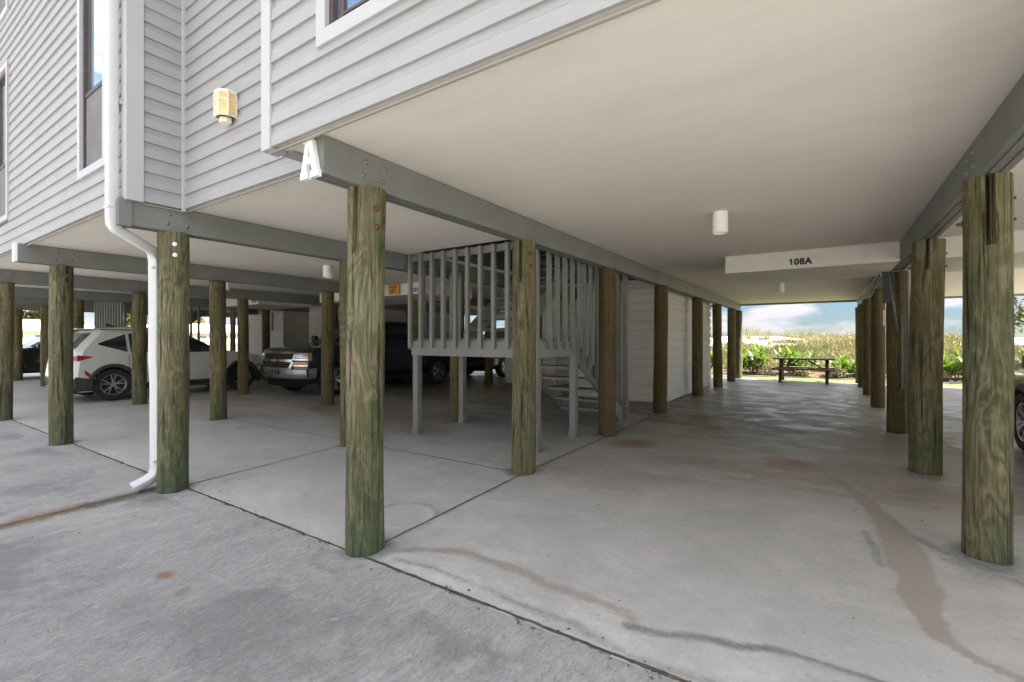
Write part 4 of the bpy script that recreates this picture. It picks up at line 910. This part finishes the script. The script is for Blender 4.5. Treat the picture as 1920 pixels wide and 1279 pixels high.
# ------------------------------------------------------------------ cars (nose at s=0, length along +s; local frame: x = side, y = s)
def lerp(tab, t):
    if t <= tab[0][0]: return tab[0][1]
    for (a, va), (b_, vb) in zip(tab, tab[1:]):
        if t <= b_: return va + (vb - va) * (t - a) / (b_ - a)
    return tab[-1][1]
class Car:
    def __init__(s, root, front, rear, width, arches, zmin, R_arch, fb=(.10, .16), rb=(.08, .16)):
        s.root, s.f, s.r, s.w, s.ar, s.z0, s.Ra, s.fb, s.rb = root, front, rear, width, arches, zmin, R_arch, fb, rb
        s.e = .0
    def sf(s, z): return lerp(s.f, z)
    def sr(s, z): return lerp(s.r, z)
    def wd(s, z): return lerp(s.w, z)
    def F(s, u, z, off=0):       # front face, u in -1..1
        return (u * (s.wd(z)), s.sf(z) + s.fb[0] * u * u + s.fb[1] * abs(u) ** 7 - off, z)
    def B(s, u, z, off=0): return (u * s.wd(z), s.sr(z) - s.rb[0] * u * u - s.rb[1] * abs(u) ** 7 + off, z)
    def side(s, y, z, sg, off=0):
        return (sg * (s.wd(z) + off), y, z)
    def body(s, mat, zs, name='body'):
        b = MB(); rows = []; nf, ns = 17, 70
        for z in zs:
            row = []; f1 = s.sf(z) + sum(s.fb); r1 = s.sr(z) - sum(s.rb)
            for i in range(nf): row.append(s.F(-1 + 2 * i / (nf - 1), z))
            for i in range(1, ns): row.append((s.wd(z), f1 + (r1 - f1) * i / ns, z))
            for i in range(nf): row.append(s.B(1 - 2 * i / (nf - 1), z))
            for i in range(1, ns): row.append((-s.wd(z), r1 + (f1 - r1) * i / ns, z))
            row.append(row[0]); rows.append(row)
        nc = len(rows[0]); vs = [q for r_ in rows for q in r_]; fs = []
        for i in range(len(rows) - 1):
            for j in range(nc - 1):
                idx = (i * nc + j, i * nc + j + 1, (i + 1) * nc + j + 1, (i + 1) * nc + j)
                cy = sum(vs[q][1] for q in idx) / 4; cz = sum(vs[q][2] for q in idx) / 4; cx = abs(sum(vs[q][0] for q in idx) / 4)
                if cx > .5 and any(math.hypot(cy - a, cz - .36) < s.Ra for a in s.ar): continue
                fs.append(idx)
        top = rows[-1][:-1]; n0 = (len(rows) - 1) * nc; fs.append(tuple(n0 + j for j in range(nc - 1)))
        b.add(vs, fs); return b.build(name, mat, s.root, weld=True, autos=32)
    def spatch(s, name, mat, sg, y0, y1, zb, zt, off=.004, n=24, m=6, parent=None):
        P = []
        for i in range(n + 1):
            y = y0 + (y1 - y0) * i / n; a, c = (lerp(zb, y) if isinstance(zb, list) else zb), (lerp(zt, y) if isinstance(zt, list) else zt); P.append([s.side(y, a + (c - a) * j / m, sg, off) for j in range(m + 1)])
        b = MB(); b.grid(P); return b.build(name, mat, parent or s.root, smooth=True)
    def fpatch(s, name, mat, u0, u1, z0, z1, off=.004, back=False, n=14, m=5, parent=None, u0t=None, u1t=None):
        P = []
        for i in range(m + 1):
            t = i / m; z = z0 + (z1 - z0) * t; a = u0 + ((u0t if u0t is not None else u0) - u0) * t; c = u1 + ((u1t if u1t is not None else u1) - u1) * t
            P.append([(s.B if back else s.F)(a + (c - a) * j / n, z, off) for j in range(n + 1)])
        b = MB(); b.grid(P); return b.build(name, mat, parent or s.root, smooth=True)
    def wheels(s, rad, wid, xw, ztop=0, spokes=5, rim=.66, style=0):
        for a in s.ar:
            for sg in (-1, 1):
                mt = Matrix.Translation((sg * xw, a, rad)) @ Matrix.Rotation(R(90) * sg, 4, 'Y')
                w = MB(); hw = wid / 2; w.lathe([(rad * rim, -hw), (rad * .93, -hw), (rad * .985, -hw * .75), (rad, -hw * .3), (rad, hw * .3), (rad * .985, hw * .75), (rad * .94, hw), (rad * rim * 1.05, hw * .96), (rad * rim, hw * .6)], 40, 0, mt)
                wh = w.build('wheel', M['rubber'], s.root, autos=30)
                q = MB(); rr = rad * rim; q.lathe([(rr, hw * .9), (rr * .93, hw * .86), (rr * .90, hw * .3), (rr * .88, -hw * .2)], 40, 0, mt); q.lathe([(rr * .2, hw * .45), (rr * .17, hw * .55), (0, hw * .56)], 16, 0, mt)
                for k in range(spokes):
                    for dlt in ((-.13, .13) if style else (-.10, .10)):
                        aa = 2 * math.pi * k / spokes; p0 = Vector((math.cos(aa + dlt * .6) * rr * .14, math.sin(aa + dlt * .6) * rr * .14, hw * .45)); p1 = Vector((math.cos(aa + dlt * 1.6) * rr * .93, math.sin(aa + dlt * 1.6) * rr * .93, hw * .72))
                        q.bar(mt @ p0, mt @ p1, rr * .12, .03, 0, mt.to_3x3() @ Vector((0, 0, 1)))
                q.build('rim', M['alloy'], wh, autos=35)
                q = MB(); q.lathe([(rr * .9, -.0), (0, 0.0)], 30, 0, mt); q.build('brake_disc', M['blackpl'], wh)
                # wheel housing
                q = MB(); mt2 = Matrix.Translation((sg * (xw - .12), a, .36)) @ Matrix.Rotation(R(90) * sg, 4, 'Y'); ar_ = s.Ra + .01
                q.lathe([(0, -.25), (ar_, -.25), (ar_, .22)], 32, 0, mt2); q.v = [(x, y, max(z, s.z0 - .02)) for x, y, z in q.v]; q.build('wheel_housing', M['blackpl'], s.root)
    def arch(s, mat, r0, r1, off, z0, name='arch_cladding', a0=-12, a1=192):
        for a in s.ar:
            for sg in (-1, 1):
                P = []
                for i in range(29):
                    th = R(a0 + (a1 - a0) * i / 28); P.append([])
                    for rr, oo in ((r0, -.05), (r0, off), (r0 * .5 + r1 * .5, off + .004), (r1, off), (r1 + .004, -.004)):
                        y, z = a + rr * math.cos(th), .36 + rr * math.sin(th); z = max(z, z0); P[-1].append((sg * (s.wd(z) + oo), y, z))
                b = MB(); b.grid(P); b.build(name, mat, s.root, smooth=True)

def zlevels(pts): return [a + (b_ - a) * k / n for a, b_, n in pts for k in range(n)] + [pts[-1][1]]
def suv(label, loc, rz, paintm, gl=None):
    root = thing('parked_car', label, 'car', loc, rz, 'vehicles parked between the pilings')
    c = Car(root, [(.22, .16), (.35, .05), (.62, .0), (.78, .04), (.92, .22), (1.0, .55), (1.06, 1.0), (1.10, 1.28), (1.30, 1.62), (1.52, 2.02), (1.60, 2.30), (1.655, 2.75)],
            [(.22, 4.34), (.32, 4.44), (.55, 4.47), (.80, 4.44), (1.0, 4.40), (1.13, 4.34), (1.3, 4.20), (1.50, 4.02), (1.56, 3.95), (1.62, 3.7), (1.655, 3.4)],
            [(.2, .84), (.32, .915), (.55, .925), (.75, .915), (.9, .905), (1.03, .885), (1.10, .86), (1.30, .78), (1.50, .69), (1.58, .64), (1.63, .56), (1.655, .45)],
            (.86, 3.62), .22, .385)
    c.body(paintm, zlevels([(.22, .5, 7), (.5, .95, 13), (.95, 1.15, 8), (1.15, 1.55, 10), (1.55, 1.655, 6)]))
    c.wheels(.355, .225, .80, style=1)
    c.arch(M['cladding'], .378, .455, .008, .26)
    for sg in (-1, 1):
        c.spatch('sill_cladding', M['cladding'], sg, 1.22, 3.26, .225, .36, .010)
        c.spatch('rear_bumper_side', M['cladding'], sg, 3.98, 4.28, [(3.98, .24), (4.28, .24)], [(3.98, .50), (4.28, .56)], .010)
        c.spatch('front_bumper_side', M['cladding'], sg, .3, .50, .24, .48, .010)
        # glasshouse: front, rear and quarter glass
        c.spatch('front_window', M['glass'], sg, 1.50, 2.42, [(1.50, 1.045), (2.42, 1.045)], [(1.50, 1.10), (1.75, 1.26), (2.05, 1.44), (2.42, 1.52)])
        c.spatch('rear_window', M['glass'], sg, 2.48, 3.30, 1.05, [(2.48, 1.525), (3.0, 1.52), (3.30, 1.49)])
        c.spatch('quarter_window', M['glass'], sg, 3.36, 3.86, [(3.36, 1.07), (3.86, 1.24)], [(3.36, 1.48), (3.86, 1.27)])
        c.spatch('roof_rail', M['blackpl'], sg, 2.0, 3.8, 1.565, 1.585, .012)
        for y in (2.45, 3.33): c.spatch('door_seam', M['blackpl'], sg, y, y + .012, .38, 1.03, .002, 2, 6)
        c.spatch('door_seam', M['blackpl'], sg, 1.36, 1.372, .38, 1.0, .002, 2, 6)
        for y in (2.15, 3.05): c.spatch('door_handle', paintm, sg, y, y + .20, .90, .93, .028, 4, 2)
        c.spatch('tail_light', M['tail'], sg, 3.98, 4.235, [(3.98, .97), (4.235, .88)], [(3.98, .985), (4.235, 1.02)], .006)
        c.spatch('reflector', M['tail'], sg, 4.02, 4.12, [(4.02, .50), (4.12, .62)], [(4.02, .60), (4.12, .70)], .012)
        c.spatch('head_light', M['headl'], sg, .28, .50, .62, [(.28, .72), (.50, .68)], .006)
        b = MB(); b.box(sg * .93, sg * 1.07, 1.52, 1.62, 1.02, 1.18) if sg > 0 else b.box(-1.07, -.93, 1.52, 1.62, 1.02, 1.18); b.build('mirror', paintm, root, bevel=.02)
    c.fpatch('windshield', M['glass'], -.93, .93, 1.14, 1.56, .005)
    c.fpatch('rear_glass', M['glass'], -.84, .84, 1.16, 1.50, .005, True)
    c.fpatch('tail_light', M['tail'], -.99, .99, .90, 1.0, .006, True); c.fpatch('rear_bumper', M['cladding'], -1, 1, .24, .52, .012, True)
    c.fpatch('bumper_insert', M['chrome'], -.55, .55, .30, .34, .018, True); c.fpatch('licence_plate', M['letter'], -.28, .28, .66, .80, .01, True)
    c.fpatch('grille', M['blackpl'], -.72, .72, .50, .76, .01); c.fpatch('front_bumper', M['cladding'], -1, 1, .24, .36, .012)
    for z in (.55, .61, .67, .73): c.fpatch('grille_bar', M['alloy'], -.7, .7, z, z + .018, .018)
    b = MB(); b.box(-.55, .55, 3.92, 4.16, 1.575, 1.60); b.build('spoiler', paintm, root, bevel=.008)
    b = MB(); b.add([(0, 3.3, 1.655), (.015, 3.5, 1.655), (-.015, 3.5, 1.655), (0, 3.5, 1.74)], [(0, 1, 3), (0, 3, 2), (1, 2, 3)]); b.build('antenna', M['blackpl'], root)
    b = MB(); b.box(-.78, .78, .3, 4.3, .19, .30); b.build('underbody', M['blackpl'], root)
    return root
def pickup(label, loc, rz, paintm):
    root = thing('parked_pickup', label, 'pickup truck', loc, rz, 'vehicles parked between the pilings')
    c = Car(root, [(.38, .14), (.50, .02), (.70, .0), (1.02, .06), (1.12, .14), (1.17, .45), (1.22, 1.0), (1.25, 1.35), (1.5, 1.78), (1.76, 2.15), (1.83, 2.45), (1.87, 2.9)],
            [(.38, 5.70), (.45, 5.80), (1.10, 5.80), (1.32, 5.80), (1.335, 3.98), (1.5, 3.92), (1.78, 3.80), (1.84, 3.62), (1.87, 3.4)],
            [(.38, .90), (.50, .985), (.85, .995), (1.10, .985), (1.2, .96), (1.30, .93), (1.5, .86), (1.76, .76), (1.83, .68), (1.87, .55)],
            (.97, 4.62), .38, .46, fb=(.09, .10), rb=(.02, .05))
    c.body(paintm, zlevels([(.38, .6, 5), (.6, 1.1, 12), (1.1, 1.32, 8), (1.32, 1.34, 1), (1.34, 1.76, 8), (1.76, 1.87, 5)]))
    c.wheels(.40, .26, .85, spokes=6); c.arch(M['blackpl'], .455, .48, .004, .42)
    for sg in (-1, 1):
        c.spatch('front_window', M['glass'], sg, 1.72, 2.55, [(1.72, 1.27)], [(1.72, 1.36), (2.15, 1.66), (2.55, 1.73)]); c.spatch('rear_window', M['glass'], sg, 2.62, 3.55, 1.27, [(2.62, 1.73), (3.4, 1.72), (3.55, 1.64)])
        for y in (2.58, 3.62, 1.55): c.spatch('door_seam', M['blackpl'], sg, y, y + .012, .45, 1.24, .002, 2, 6)
        for y in (2.28, 3.3): c.spatch('door_handle', M['chrome'], sg, y, y + .2, 1.08, 1.11, .03, 4, 2)
        c.spatch('side_step', M['blackpl'], sg, 1.5, 3.9, .30, .36, .04); c.spatch('head_light', M['headl'], sg, .19, .30, .86, 1.04, .006)
        c.spatch('side_marker', M['amber'], sg, .20, .29, .93, 1.03, .010); c.spatch('bumper_side', M['chrome'], sg, .21, .42, .44, .68, .012)
        c.fpatch('head_light', M['headl'], sg * .60, sg * .99, .92, 1.045, .008); c.fpatch('turn_signal', M['amber'], sg * .60, sg * .99, .775, .83, .010)
        c.fpatch('turn_signal', M['amber'], sg * .86, sg * .99, .955, 1.03, .014)
        c.fpatch('lamp_trim', M['chrome'], sg * .58, sg * 1.0, .735, .765, .014); c.fpatch('lamp_trim', M['chrome'], sg * .58, sg * 1.0, .87, .91, .014)
        c.fpatch('bumper_recess', M['blackpl'], sg * .62, sg * .78, .50, .57, .022)
        b = MB(); x0, x1 = sorted((sg * .98, sg * 1.16)); b.box(x0, x1, 1.68, 1.78, 1.22, 1.46); b.build('mirror', M['blackpl'], root, bevel=.02)
    c.fpatch('grille', M['gblack'], -.60, .60, .66, 1.03, .012)
    for z, h in ((1.02, .055), (.83, .06), (.655, .035)): c.fpatch('grille_bar', M['chrome'], -.62, .62, z, z + h, .03)
    for z in (.70, .745, .79, .91, .955, 1.0): c.fpatch('grille_slat', M['cladding'], -.58, .58, z, z + .014, .02)
    for sg in (-1, 1): c.fpatch('grille_surround', M['chrome'], sg * .50, sg * .58, .64, .83, .028, u0t=sg * .60, u1t=sg * .68)
    b = MB(); b.prism([(-.13, .015), (-.13, .045), (-.05, .045), (-.05, .062), (.05, .062), (.05, .045), (.13, .045), (.13, .015), (.05, .015), (.05, -.002), (-.05, -.002), (-.05, .015)], 0, .015, 0, Matrix.Translation((0, -.03, .83)) @ Matrix.Rotation(R(90), 4, 'X')); b.build('badge', M['gold'], root)
    c.fpatch('bumper', M['chrome'], -1, 1, .44, .66, .04, n=30); c.fpatch('licence_plate', M['cladding'], -.17, .17, .52, .63, .052)
    c.fpatch('air_dam', M['gblack'], -.92, .92, .24, .42, .0)
    c.fpatch('windshield', M['glass'], -.93, .93, 1.29, 1.77, .005)
    b = MB(); b.box(-.8, .8, .3, 5.6, .30, .42); b.build('underbody', M['blackpl'], root); c.fpatch('tail_gate', paintm, -.85, .85, .7, 1.25, .006, True)
    for sg in (-1, 1): c.fpatch('tail_light', M['tail'], sg * .86, sg * .98, .8, 1.2, .008, True)
    return root
suv('white car parked nose-in behind the downspout, its red tail light showing', (-14.1, 7.42, 0), math.pi, M['cwhite'])
pickup('dark blue pickup truck with chrome grille and bumper facing the driveway', (-10.9, 6.2, 0), 0, M['cnavy'])
pickup('charcoal pickup truck parked behind the dark blue one', (-10.63, 13.1, 0), 0, M['cdark'])
suv('charcoal car half hidden behind the pilings at the far left', (-23.7, 2.9, 0), 0, M['cdark'])
suv('dark car at the right edge of the view, just past the nearest right-hand piling', (2.86, 9.05, 0), math.pi, M['cdark'])
